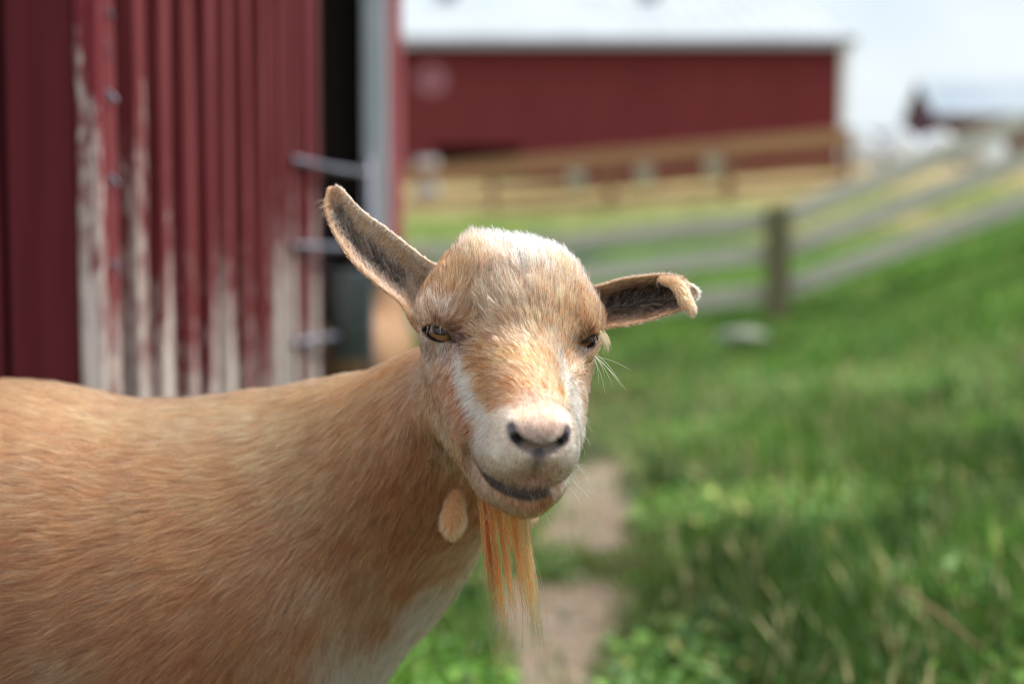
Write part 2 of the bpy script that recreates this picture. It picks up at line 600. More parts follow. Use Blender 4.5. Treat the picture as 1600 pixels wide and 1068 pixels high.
def mth(n_, l_, op, a, b=None, c=None):
    x = n_.new('ShaderNodeMath')
    x.operation = op
    for i, v in enumerate((a, b, c)):
        if v is None:
            continue
        if isinstance(v, (int, float)):
            x.inputs[i].default_value = v
        else:
            l_.new(v, x.inputs[i])
    return x.outputs[0]


RED = lin((66, 14, 20)); RED_F = lin((150, 62, 70))
board_m = painted('barn_board_shaded_paint', RED, lin((84, 26, 34)), 0.2, 0.7, 0.0)  # red darkened: shade between the battens is in the board colour
batten_m = painted('barn_batten_paint', lin((106, 36, 40)), lin((134, 64, 68)), 0.42, 1.0, 0.30, rand=0.5)
front_m = painted('barn_front_shaded_paint', lin((84, 24, 30)), lin((98, 34, 40)), 0.2, 0.5, -0.06)  # darker red carries the shade of the camera-facing side
corner_m = painted('barn_corner_paint', lin((104, 32, 40)), lin((140, 58, 66)), 0.74, 1.10, 0.27, rand=0.0)
dark_m = mat('barn_inside_shade', (0.03, 0.018, 0.016), 0.9)[0]  # near-black: interior shade put into the wall colour
roofm = noise_color('barn_roof_metal', [(0.3, (0.42, 0.43, 0.45)), (0.7, (0.6, 0.61, 0.63))], 3, rough=0.4, metal=0.3)

wa = np.array((-0.56, 1.88)); wu = np.array((0.0745, 1.0)); wu = wu / np.linalg.norm(wu)
wnrm = np.array((wu[1], -wu[0]))            # out of the wall, to the right
BH = 2.7
nb = empty('barn', (-1.6, 3.2, 0), 'weathered red barn with peeling vertical boards beside the goat', 'barn')


def place(me, par, x, y, z, rz=0.0, m=None, name='board', kind=None):
    o = link(name, me, par, m, kind)
    L = par.location
    o.matrix_local = Matrix.Translation((x - L.x, y - L.y, z - L.z)) @ Matrix.Rotation(rz, 4, 'Z')
    return o


ang_w = math.atan2(wu[1], wu[0]) - math.pi / 2      # board's own y runs along the wall
PER = 0.117
NB = 13
bmesh_v = [box_mesh('board', 0.016, 0.083, BH, 0.0015, 0.0012, 4) for _ in range(3)]
batt_v = [box_mesh('batten', 0.032, 0.040, BH, 0.003, 0.0020, 6) for _ in range(3)]
for q in bmesh_v: q.materials.append(board_m)
for q in batt_v: q.materials.append(batten_m)
for i in range(NB):
    s = 0.03 + i * PER
    if i < NB - 1:
        c = wa + wu * s + wnrm * (0.010 + random.uniform(-0.002, 0.002))
        o = place(batt_v[i % 3], nb, c[0], c[1], 0.02 + random.uniform(-0.01, 0.01), ang_w, None, 'batten')
    c = wa + wu * (s + PER / 2) - wnrm * (0.016 + random.uniform(0, 0.006))
    if s + PER / 2 < 1.58:
        place(bmesh_v[i % 3], nb, c[0], c[1], 0.02, ang_w, None, 'board')
# front of the barn, facing the camera
fb = box_mesh('board', 0.088, 0.018, BH, 0.0015, 0.0008, 4); fb.materials.append(front_m)
for i in range(12):
    place(fb, nb, -0.612 - i * 0.098, 1.865 + random.uniform(-0.002, 0.002), 0.02, 0, None, 'board')
fb2 = box_mesh('corner_board', 0.030, 0.024, BH, 0.002, 0.0015, 5); fb2.materials.append(corner_m)
place(fb2, nb, -0.5505, 1.868, 0.02, 0, None, 'corner_board')
# sheathing and far walls, coloured near-black to give the inside its shade
def wall_box(name, x0, y0, x1, y1, th, m, h=BH, z0=0.0):
    a = math.atan2(y1 - y0, x1 - x0)
    L_ = math.hypot(x1 - x0, y1 - y0)
    me = box_mesh(name, L_, th, h); me.materials.append(m)
    return place(me, nb, (x0 + x1) / 2, (y0 + y1) / 2, z0, a, None, name)


p0 = wa - wnrm * 0.03; p1 = wa + wu * 1.575 - wnrm * 0.03
p2 = wa + wu * 2.44 - wnrm * 0.03; p3 = wa + wu * 2.52 - wnrm * 0.03
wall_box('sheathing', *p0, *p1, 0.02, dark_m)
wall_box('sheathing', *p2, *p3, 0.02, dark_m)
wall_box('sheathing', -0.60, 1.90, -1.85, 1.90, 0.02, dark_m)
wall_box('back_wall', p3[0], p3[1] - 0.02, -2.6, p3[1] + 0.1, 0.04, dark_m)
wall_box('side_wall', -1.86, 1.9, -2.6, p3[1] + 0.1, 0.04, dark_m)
ln_ = box_mesh('lintel', 0.03, 0.9, 0.62); ln_.materials.append(board_m)
c = wa + wu * 2.0
place(ln_, nb, c[0], c[1], 2.08, ang_w, None, 'lintel')
rf = mesh_np('roof', [(-2.2, 1.6, 3.3), (-0.34, 1.6, BH - 0.05), (-0.16, 4.6, BH - 0.05), (-2.2, 4.6, 3.3), (-3.1, 1.6, 2.6), (-3.3, 4.6, 2.6),
                      (-2.2, 1.6, 3.33), (-0.34, 1.6, BH - 0.02), (-0.16, 4.6, BH - 0.02), (-2.2, 4.6, 3.33), (-3.1, 1.6, 2.63), (-3.3, 4.6, 2.63)],
             [(0, 3, 2, 1), (4, 5, 3, 0), (6, 7, 8, 9), (10, 6, 9, 11), (0, 1, 7, 6), (4, 0, 6, 10), (2, 3, 9, 8), (3, 5, 11, 9), (1, 2, 8, 7), (5, 4, 10, 11)])
rf.materials.append(roofm)
rf.transform(Matrix.Translation(-Vector(nb.location)))
link('roof', rf, nb)
gbm = mesh_np('gable', [(-0.57, 1.87, BH - 0.02), (-2.2, 1.87, 3.27), (-2.95, 1.87, 2.66), (-1.86, 1.87, 2.0)], [(0, 1, 2, 3)])
gbm.materials.append(front_m)
gbm.transform(Matrix.Translation(-Vector(nb.location)))
link('gable', gbm, nb)
# pale jamb post and faded red trim board on the far side of the doorway
white_m = noise_color('white_paint_post', [(0.3, lin((196, 204, 214))), (0.7, lin((224, 228, 234)))], 9, stretch=(6, 6, 1), rough=0.6)
jp = box_mesh('door_post', 0.072, 0.07, BH, 0.004); jp.materials.append(white_m)
place(jp, nb, -0.406, 4.28, 0.0, 0, None, 'door_post')
pink_m = painted('faded_trim_paint', lin((196, 104, 108)), lin((214, 132, 134)), 0.1, 0.5, 0.0)
tb = box_mesh('trim_board', 0.042, 0.03, BH, 0.003); tb.materials.append(pink_m)
place(tb, nb, -0.350, 4.29, 0.0, 0, None, 'trim_board')

# wire tied up the corner, with a knot at every line wire
wire_m = noise_color('old_fence_wire', [(0.3, (0.08, 0.08, 0.11)), (0.7, (0.24, 0.24, 0.30))], 30, rough=0.5, metal=0.5)
wx0, wy0 = float(W(163, 300, 1.0)[0]) * 1.905, 1.905
wr_ = empty('fence_wire', (wx0, wy0, 0), 'dark twisted wire with knots running up the barn corner', 'wire')
pts_ = []
for k in range(70):
    z = 0.05 + k * 0.035
    pts_.append((0.004 * math.sin(z * 9) + 0.004 * math.sin(z * 31), -0.004 + 0.003 * math.cos(z * 23), z))
link('strand', tube_mesh('strand', pts_, 0.0022, 6), wr_, wire_m, smooth=True)
pts2 = [(p[0] + 0.004 * math.sin(k * 1.9) + (0.012 * math.exp(-((p[2] - 1.0) / 0.035) ** 2)), p[1] + 0.004 * math.cos(k * 1.9), p[2]) for k, p in enumerate(pts_)]
link('strand', tube_mesh('strand', pts2, 0.0016, 5), wr_, wire_m, smooth=True)
kv = []
for k in range(40):
    t = k / 39
    kv.append((0.009 * math.cos(t * 22), 0.007 * math.sin(t * 22), (t - 0.5) * 0.018))
kn = tube_mesh('knot', [(-0.020, 0.004, 0.010), (-0.011, 0.002, 0.002)] + kv + [(0.012, 0.0, 0.004), (0.019, 0.002, -0.006)], 0.0034, 6)
kn.materials.append(wire_m)
for zk in np.arange(0.0540, 2.2, 0.1106):
    o = link('knot', kn, wr_)
    zz = 1.0435 - 0.11 * 9 + 0
    o.location = (0.004 * math.sin(zk * 9), -0.006, zk + 0.0035)
    o.rotation_euler = (0, 0, random.uniform(-0.6, 0.6))

# ------------------------------------------------------------------ gate and bucket at the doorway
galv = noise_color('galvanised_pipe', [(0.3, (0.13, 0.13, 0.17)), (0.7, (0.22, 0.225, 0.28))], 14, rough=0.45, metal=0.25)
A = np.array((-0.452, 2.95)); Bq = np.array((-0.355, 3.55))
gt = empty('gate', (A[0], A[1], 0), 'grey tubular metal gate at the end of the red barn wall', 'gate')
gd = Bq - A
for zb in (0.92, 0.742, 0.54, 0.36, 0.18):
    link('bar', tube_mesh('bar', [(0, 0, zb), (gd[0] * 0.5, gd[1] * 0.5, zb - 0.003), (gd[0], gd[1], zb)], 0.0075, 10), gt, galv, smooth=True)
for e_, r_ in ((1.0, 0.010),):
    link('upright', tube_mesh('upright', [(gd[0] * e_, gd[1] * e_, 0.08), (gd[0] * e_, gd[1] * e_, 0.96)], r_, 10), gt, galv, smooth=True)
bk = empty('bucket', (float(W(545, 480, 3.3)[0]), 3.3, 0.48), 'dark grey bucket hooked on the tubular gate', 'bucket')
bucket_m = noise_color('bucket_zinc', [(0.3, (0.07, 0.085, 0.095)), (0.7, (0.17, 0.19, 0.21))], 12, rough=0.5)
link('pail', lathe_mesh('pail', [(0.0, 0.0), (0.042, 0.0), (0.058, 0.20), (0.061, 0.205), (0.056, 0.20), (0.040, 0.006), (0.0, 0.006)], 24), bk, bucket_m, smooth=True)
hnd = [(0.058 * math.cos(t), 0.0, 0.2 + 0.06 * math.sin(t)) for t in np.linspace(0, math.pi, 14)]
link('handle', tube_mesh('handle', hnd, 0.0025, 6), bk, wire_m, smooth=True)

# ==================================================================== RAIL FENCE
wood_g = noise_color('grey_fence_wood', [(0.3, lin((156, 148, 134))), (0.7, lin((200, 193, 180)))], 4, stretch=(2, 2, 14), rough=0.85, bump=0.4, rand=0.15)
wood_p = noise_color('post_wood', [(0.3, lin((84, 80, 58))), (0.7, lin((128, 118, 90)))], 5, stretch=(6, 6, 1), rough=0.9, bump=0.4)
fy = 12.0
rail_z = {-2.7: (0.62, 0.34, 0.05), -0.25: (0.66, 0.385, 0.07), 2.24: (0.94, 0.66, 0.33), 4.75: (1.93, 1.60, 1.22), 7.3: (2.75, 2.42, 2.08), 9.8: (3.2, 2.9, 2.55)}
fx = sorted(rail_z)
fe = empty('rail_fence', (2.24, fy, 0), 'grey three-rail wooden fence climbing the grassy slope', 'fence')
for xx in fx:
    zt = rail_z[xx][0]
    zb = float(ground_h(xx, fy)) - 0.15
    pm = box_mesh('post', 0.19, 0.16, zt - zb + 0.12, 0.015); pm.materials.append(wood_p)
    place(pm, fe, xx, fy, zb, random.uniform(-0.1, 0.1), None, 'post')
for a_, b_ in zip(fx[:-1], fx[1:]):
    for k in range(3):
        rm = bar_mesh('rail', (a_ - fe.location.x + 0.01, 0.12, rail_z[a_][k]), (b_ - fe.location.x - 0.01, 0.12, rail_z[b_][k] + random.uniform(-.01, .01)), 0.05, 0.165, 0.008)
        link('rail', rm, fe, wood_g)

# ------------------------------------------------------------------ brown paddock fence in front of the far barn
brown = noise_color('brown_fence_board', [(0.3, lin((134, 94, 68))), (0.7, lin((164, 124, 92)))], 3, stretch=(1, 1, 10), rough=0.85, rand=0.15)
brownp = noise_color('brown_fence_post', [(0.3, lin((110, 84, 62))), (0.7, lin((140, 110, 84)))], 3, rough=0.9)
pfz = lambda x: 2.10 + (x + 1.3) * 0.0875
pf_ = empty('paddock_fence', (3.0, 29, 1.6), 'brown board fence across the paddock in front of the long red barn', 'fence')
xs = np.arange(-5.2, 7.0, 2.4)
for xx in xs:
    zb = float(ground_h(xx, 29)) - 0.1
    pm = box_mesh('post', 0.16, 0.14, pfz(xx) + 0.25 - zb, 0.01); pm.materials.append(brownp)
    place(pm, pf_, xx, 29.1, zb, 0, None, 'post')
for a_, b_ in zip(xs[:-1], xs[1:]):
    for dz, hh in ((0.06, 0.36), (-0.50, 0.17), (-0.80, 0.15)):
        rm = bar_mesh('board', (a_ - 3.0 + 0.006, -0.02, pfz(a_) + dz - 1.6), (b_ - 3.0 - 0.006, -0.02, pfz(b_) + dz - 1.6), 0.035, hh, 0.006)
        link('board', rm, pf_, brown)
wh_m = noise_color('white_plastic', [(0.3, (0.42, 0.42, 0.43)), (0.7, (0.52, 0.52, 0.53))], 5, rough=0.4)
tub = lathe_mesh('pail', [(0.0, 0.0), (0.15, 0.0), (0.19, 0.34), (0.20, 0.35), (0.18, 0.34), (0.14, 0.012), (0.0, 0.012)], 20)
tub.materials.append(wh_m)
hd2 = tube_mesh('handle', [(0.19 * math.cos(t), 0.0, 0.34 + 0.12 * math.sin(t)) for t in np.linspace(0, math.pi, 10)], 0.006, 5)
hd2.materials.append(wire_m)
for (px, py), lab in (((900, 283), 'white bucket hung on the brown paddock fence just right of the goat forehead'),
                      ((1005, 276), 'white bucket hung on the paddock fence, middle one of the three'),
                      ((1112, 263), 'white bucket hung on the paddock fence, farthest along towards the barn corner')):
    p = W(px, py, 28.7 / CF[1])
    e = empty('bucket', (p[0], 28.75, p[2] - 0.18), lab, 'bucket', 'white buckets on the paddock fence')
    link('pail', tub, e, smooth=True)
    link('handle', hd2, e, smooth=True)

# grey trough on the slope behind the goat's head
tx, ty = 0.70, 19.0
tz = float(ground_h(tx, ty))
tr_ = empty('water_trough', (tx, ty, tz), 'pale grey-blue water trough in the paddock behind the goat head', 'trough')
trm = noise_color('trough_metal', [(0.3, lin((150, 168, 172))), (0.7, lin((176, 190, 192)))], 6, rough=0.5)
link('tub', lathe_mesh('tub', [(0, 0.02), (0.40, 0.02), (0.46, 0.40), (0.48, 0.42), (0.45, 0.42), (0.39, 0.06), (0, 0.06)], 28), tr_, trm, smooth=True)
link('water', lathe_mesh('water', [(0, 0.34), (0.435, 0.34)], 28), tr_, mat('trough_water', (0.05, 0.07, 0.07), 0.05, 0.6)[0])

# pale stone on the grass near the fence post
sx, sy = float(W(1160, 545, 9.6)[0]), 9.6
bm = bmesh.new()
bmesh.ops.create_icosphere(bm, subdivisions=3, radius=1.0)
for v in bm.verts:
    q = v.co.copy()
    s_ = 1 + 0.18 * math.sin(q.x * 3.1 + 1) * math.sin(q.y * 2.7) + 0.08 * math.sin(q.z * 6 + q.x * 4)
    v.co = Vector((q.x * 0.17 * s_, q.y * 0.12 * s_, q.z * 0.05 * s_))
sm = bpy.data.meshes.new('stone'); bm.to_mesh(sm); bm.free()
so = link('stone', sm, None, noise_color('pale_stone', [(0.3, (0.16, 0.18, 0.13)), (0.7, (0.30, 0.32, 0.25))], 12, bump=0.4), smooth=True)
so.location = (sx, sy, float(ground_h(sx, sy)) + 0.08)
so['label'] = 'pale flat stone lying in the grass left of the fence post'; so['category'] = 'stone'

# ==================================================================== FAR BARN
FZ = 40.0
fbz = float(ground_h(3, FZ)) - 0.4
far_red = noise_color('far_barn_paint', [(0.35, lin((106, 34, 38))), (0.65, lin((115, 42, 46)))], 0.8, stretch=(3, 3, 0.4), rough=0.7)
far_roof = noise_color('far_roof_metal', [(0.35, (0.34, 0.37, 0.40)), (0.65, (0.43, 0.46, 0.49))], 0.5, rough=0.45)
grey_trim = mat('far_trim', lin((150, 150, 158)), 0.6)[0]
fb_ = empty('barn', (2, FZ + 7, 2.6), 'long low red barn with a white metal roof across the paddock', 'barn')
zE = 6.32
OX0, OX1, OZ = -2.15, 0.2, 3.42


def ribbed(name, x0, x1, z0, z1, y, m):
    n_r = max(1, int((x1 - x0) / 0.3))
    vs, fs = [], []
    w = (x1 - x0) / n_r
    for i in range(n_r):
        xa = x0 + i * w
        for dx, dy in ((0, 0), (w * 0.78, 0), (w * 0.82, -0.03), (w * 0.96, -0.03), (w, 0)):
            vs += [(xa + dx, y + dy, z0), (xa + dx, y + dy, z1)]
    for i in range(len(vs) // 2 - 1):
        fs.append((2 * i, 2 * i + 2, 2 * i + 3, 2 * i + 1))
    me = mesh_np(name, vs, fs)
    me.transform(Matrix.Translation(-Vector(fb_.location)))
    return link(name, me, fb_, m)


ribbed('wall', -14, OX0, fbz, zE, FZ, far_red)
ribbed('wall', OX1, 9.22, fbz, zE, FZ, far_red)
ribbed('wall', OX0, OX1, OZ, zE, FZ, far_red)


def fbox(name, x0, x1, y0, y1, z0, z1, m, par=None, bev=0.0):
    par = par or fb_
    me = box_mesh(name, x1 - x0, y1 - y0, z1 - z0, bev); me.materials.append(m)
    return place(me, par, (x0 + x1) / 2, (y0 + y1) / 2, z0, 0, None, name)


fbox('side_wall', 9.10, 9.20, FZ + 0.05, FZ + 14, fbz, zE, far_red)
fbox('back_wall', -14, 9.1, FZ + 13.9, FZ + 14, fbz, zE, far_red)
fbox('inner_shade_wall', -14, 9.1, FZ + 3, FZ + 3.1, fbz, zE, dark_m)  # near-black sheet stands in for shade inside the opening
fbox('door_frame', OX0 - 0.1, OX1 + 0.1, FZ - 0.08, FZ - 0.03, OZ, OZ + 0.12, far_red)
fbox('corner_trim', 9.14, 9.36, FZ - 0.10, FZ + 0.12, fbz, zE - 0.02, mat('white_trim', (0.8, 0.82, 0.86), 0.5)[0])
rid = 8.75
vs = [(-14.5, FZ - 0.55, zE - 0.06), (9.45, FZ - 0.55, zE - 0.06), (9.45, FZ + 7, rid), (-14.5, FZ + 7, rid), (9.45, FZ + 14.5, zE - 0.06), (-14.5, FZ + 14.5, zE - 0.06)]
vs += [(x, y, z + 0.10) for x, y, z in vs]
rme = mesh_np('roof', vs, [(0, 3, 2, 1), (3, 5, 4, 2), (6, 7, 8, 9), (9, 8, 10, 11), (0, 1, 7, 6), (1, 2, 8, 7), (2, 4, 10, 8), (3, 0, 6, 9), (5, 3, 9, 11), (4, 5, 11, 10)])
rme.transform(Matrix.Translation(-Vector(fb_.location)))
rme.materials.append(far_roof)
rfo = link('roof', rme, fb_)
for i in range(40):      # standing seams
    xx = -14.3 + i * 0.605
    link('seam', bar_mesh('seam', Vector((xx, FZ - 0.54, zE + 0.05)) - fb_.location, Vector((xx, FZ + 6.98, rid + 0.11)) - fb_.location, 0.03, 0.05, 0.0), rfo if False else fb_, far_roof)
gab = mesh_np('gable', [(9.16, FZ + 0.1, zE - 0.02), (9.16, FZ + 13.9, zE - 0.02), (9.16, FZ + 7, rid - 0.02)], [(0, 1, 2)])
gab.transform(Matrix.Translation(-Vector(fb_.location))); gab.materials.append(far_red)
link('gable', gab, fb_)
fbox('fascia', -14.5, 9.45, FZ - 0.62, FZ - 0.56, zE - 0.22, zE + 0.02, grey_trim)
for px in (700, 1012):
    yv = FZ + 5.6
    xv = (px - 800) / FPX * yv
    zv = zE + 0.04 + (rid - zE) * (5.6 + 0.55) / 7.55
    me = lathe_mesh('roof_vent', [(0.28, -0.1), (0.28, 0.25), (0.42, 0.3), (0.42, 0.5), (0.25, 0.68), (0, 0.7)], 16)
    me.materials.append(grey_trim)
    place(me, fb_, xv, yv, zv, 0, None, 'roof_vent')
# round wall vent: white ring with louvres
rv_p = W(676, 128, (FZ - 0.06) / CF[1])
vm = mat('vent_white', lin((176, 118, 130)), 0.5)[0]
rvt = lathe_mesh('round_vent', [(0.0, 0.0), (0.30, 0.0), (0.30, 0.05), (0.40, 0.07), (0.42, 0.03), (0.42, -0.02)], 28)
rvt.transform(Matrix.Rotation(R(90), 4, 'X')); rvt.materials.append(vm)
rvo = place(rvt, fb_, float(rv_p[0]), FZ - 0.03, float(rv_p[2]), 0, None, 'round_vent')
for k in range(5):
    q = box_mesh('louvre', 0.5 - abs(k - 2) * 0.07, 0.05, 0.03); q.materials.append(vm)
    o = link('louvre', q, rvo); o.location = (0, -0.06, -0.22 + k * 0.1)

# white feed barrel by the dark opening
bx, by = float(W(668, 250, 31)[0]), 31.0
bz = float(ground_h(bx, by))
bl = empty('barrel', (bx, by, bz), 'white plastic barrel left of the dark opening of the far barn', 'barrel')
link('drum', lathe_mesh('drum', [(0, 0), (0.24, 0.0), (0.26, 0.05), (0.255, 0.3), (0.27, 0.33), (0.255, 0.36), (0.255, 0.62), (0.27, 0.65), (0.255, 0.68), (0.25, 0.92), (0.22, 0.97), (0, 0.97)], 24), bl, wh_m, smooth=True)
link('lid', lathe_mesh('lid', [(0, 1.0), (0.235, 1.0), (0.235, 0.965), (0.2, 0.965)], 24), bl, grey_trim, smooth=True)

# ------------------------------------------------------------------ wrapped bales, far sheds, hill
bale_m = noise_color('bale_wrap', [(0.3, (0.72, 0.78, 0.86)), (0.7, (0.85, 0.9, 0.95))], 4, rough=0.35)
for k, lab in enumerate(('white wrapped hay bale nearest the corner of the long red barn', 'second white wrapped bale from the barn corner',
                         'third white wrapped bale from the barn corner', 'fourth white wrapped bale, the end of the row away from the barn')):
    x_ = 11.75 + k * 1.22; y_ = 48 + random.uniform(-0.2, 0.2)
    me = lathe_mesh('bale', [(0, 0), (0.45, 0.0), (0.56, 0.05), (0.60, 0.15), (0.60, 1.05), (0.56, 1.15), (0.45, 1.2), (0, 1.2)], 28)
    o = link('bale', me, None, bale_m, smooth=True)
    o.location = (x_ - 0.0, y_ + 0.6, float(ground_h(x_, y_)) + 0.55)
    o.rotation_euler = (R(90), 0, random.uniform(-0.1, 0.1))
    o['label'] = lab; o['category'] = 'hay bale'; o['group'] = 'wrapped bales behind the barn'
x_, y_ = (1530 - 800) / FPX * 44, 44
pp = W(1530, 240, 44)
me = lathe_mesh('bale', [(0, 0), (0.34, 0.0), (0.42, 0.05), (0.44, 0.12), (0.44, 0.85), (0.42, 0.92), (0.34, 0.97), (0, 0.97)], 24)
o = link('bale', me, None, bale_m, smooth=True)
o.location = (pp[0], pp[1], pp[2]); o.rotation_euler = (R(90), 0, 0.15)
o['label'] = 'smaller white wrapped bale by itself in front of the open shed'; o['category'] = 'hay bale'; o['group'] = 'wrapped bales behind the barn'

# open shed at the right
SZ = 54.0
def at_px(px, py, d): return W(px, py, d / CF[1])
q0 = at_px(1468, 184, SZ); q1 = at_px(1720, 186, SZ); q2 = at_px(1475, 132, SZ + 2.3)
sh = empty('shed', (float(q0[0]) + 3, SZ + 2, 3.5), 'open timber shed with a pale grey metal roof on the far slope', 'shed')
zE2, zR2 = float(q0[2]), float(q2[2])
xl, xr = float(q0[0]), float(q1[0])
sroof = noise_color('shed_roof_metal', [(0.3, lin((120, 134, 148))), (0.7, lin((146, 158, 170)))], 0.8, rough=0.5)
sv = [(xl - 0.4, SZ, zE2), (xr, SZ, zE2), (xr, SZ + 2.3, zR2), (xl - 0.4, SZ + 2.3, zR2), (xl - 0.4, SZ + 4.6, zE2), (xr, SZ + 4.6, zE2)]
sv += [(a, b_, c_ + 0.1) for a, b_, c_ in sv]
srm = mesh_np('roof', sv, [(0, 3, 2, 1), (3, 4, 5, 2), (6, 7, 8, 9), (9, 8, 11, 10), (0, 1, 7, 6), (3, 0, 6, 9), (4, 3, 9, 10), (1, 2, 8, 7)])
srm.transform(Matrix.Translation(-Vector(sh.location))); srm.materials.append(sroof)
link('roof', srm, sh)
timb = noise_color('shed_timber', [(0.3, lin((104, 74, 54))), (0.7, lin((140, 104, 78)))], 2, rough=0.9)
dkred = mat('shed_gable_paint', lin((78, 44, 62)), 0.8)[0]
gz0 = 2.8
fbox('back_wall', xl, xr, SZ + 4.3, SZ + 4.4, gz0, zE2, timb, sh)
for k in range(4):
    xx = xl + 0.1 + k * (xr - xl - 0.3) / 4
    fbox('post', xx - 0.1, xx + 0.1, SZ + 0.2, SZ + 0.4, gz0, zE2 - 0.02, timb, sh)
fbox('beam', xl - 0.1, xr, SZ + 0.12, SZ + 0.19, zE2 - 0.32, zE2 - 0.03, timb, sh)
fbox('board', xl - 0.1, xr, SZ + 0.10, SZ + 0.18, zE2 - 1.05, zE2 - 0.75, timb, sh)
fbox('board', xl - 0.1, xr, SZ + 0.10, SZ + 0.18, zE2 - 1.60, zE2 - 1.30, timb, sh)
gm2 = mesh_np('gable', [(xl - 0.2, SZ + 0.1, zE2 - 0.02), (xl - 0.2, SZ + 4.4, zE2 - 0.02), (xl - 0.2, SZ + 2.3, zR2 - 0.02), (xl - 0.2, SZ + 0.1, zE2 - 0.5), (xl - 0.2, SZ + 4.4, zE2 - 0.5)], [(0, 1, 2), (0, 3, 4, 1)])
gm2.transform(Matrix.Translation(-Vector(sh.location))); gm2.materials.append(dkred)
link('gable', gm2, sh)

# long low grey shed on the horizon between the barn and the open shed
qa, qb = at_px(1290, 236, 80), at_px(1700, 206, 80)
ls = empty('shed', (float(qa[0]) + 5, 82, 4.5), 'long low pale grey shed on the horizon behind the bales', 'shed')
fbox('wall', float(qa[0]), float(qb[0]), 80, 80.2, float(qa[2]) - 2.5, float(qa[2]) + 0.45, mat('pale_wall', lin((196, 204, 212)), 0.7)[0], ls)
fbox('roof', float(qa[0]) - 0.2, float(qb[0]) + 0.2, 79.7, 84, float(qa[2]) + 0.46, float(qb[2]), sroof, ls, 0.05)

# dry stick in the grass, lower right
a_ = W(1405, 915, 2.25); b_ = W(1535, 1015, 2.1)
ds = link('dry_stalk', tube_mesh('dry_stalk', [a_, a_ * 0.6 + b_ * 0.4 + np.array((0, 0, 0.004)), b_], [0.003, 0.0035, 0.0025], 6), None,
          noise_color('dry_stalk', [(0.3, lin((118, 98, 68))), (0.7, lin((140, 118, 84)))], 30), smooth=True)
ds['label'] = 'pale dry stalk leaning in the grass at lower right'; ds['category'] = 'stalk'
# ==================================================================== THE GOAT
GE = W(801, 527, 1.0)                     # point between the eyes; goat frame g is in cm from here


def rot(ax, a):
    return np.array(Matrix.Rotation(a, 3, ax))


HR = rot('Y', R(4.0)) @ rot('Z', R(11)) @ rot('X', R(0.0))


def g2w(p):
    return GE + np.asarray(p) * 0.01


def w2g(p):
    return (np.asarray(p) - GE) * 100.0


def h2g(p):
    return np.asarray(p) @ HR.T


def g2h(p):
    return np.asarray(p) @ HR


def smin(a, b, k):
    h = np.clip(0.5 + 0.5 * (b - a) / k, 0, 1)
    return b + (a - b) * h - k * h * (1 - h)


def smax(a, b, k):
    return -smin(-a, -b, k)


def ell(P, c, r):
    q = (P - np.array(c, P.dtype)) / np.array(r, P.dtype)
    k0 = np.sqrt((q * q).sum(1)) + 1e-6
    q2 = q / np.array(r, P.dtype)
    k1 = np.sqrt((q2 * q2).sum(1)) + 1e-6
    return k0 * (k0 - 1) / k1


def cone(P, a, b, ra, rb, sy=1.0):
    """round cone; sy squeezes it in y about the line a-b"""
    a = np.array(a, P.dtype)
    b = np.array(b, P.dtype)
    ba = b - a
    pa = P - a
    t = np.clip((pa @ ba) / (ba @ ba), 0, 1)
    d = pa - t[:, None] * ba
    if sy != 1.0:
        d = d / np.array((1, sy, 1), P.dtype)
    return (np.sqrt((d * d).sum(1)) - (ra + (rb - ra) * t)) * min(1.0, sy)


EYE_C = np.array((4.55, 0.95, 0.0))
EYE_R = 1.42
EYE_N = np.array((0.60, -0.80, -0.03)); EYE_N /= np.linalg.norm(EYE_N)
EYE_U = np.cross(EYE_N, (0, 0, 1)); EYE_U /= np.linalg.norm(EYE_U)
if EYE_U[0] < 0:
    EYE_U = -EYE_U                        # towards the outer corner
EYE_V = np.cross(EYE_U, EYE_N)
if EYE_V[2] < 0:
    EYE_V = -EYE_V


def eye_cut(Hm):
    """signed distance to the almond opening, in mirrored head space"""
    d = Hm - EYE_C.astype(Hm.dtype)
    u = d @ EYE_U.astype(Hm.dtype)
    v = d @ EYE_V.astype(Hm.dtype) - (0.16 * u - 0.02)     # inner corner lower
    w = d @ EYE_N.astype(Hm.dtype)
    q = np.clip(1 - (u / 1.28) ** 2, -3, 1)
    top = v - (0.60 * q - 0.05 * u)
    bot = -(v + 0.46 * q)
    c = smax(top, bot, 0.1)
    return c, w


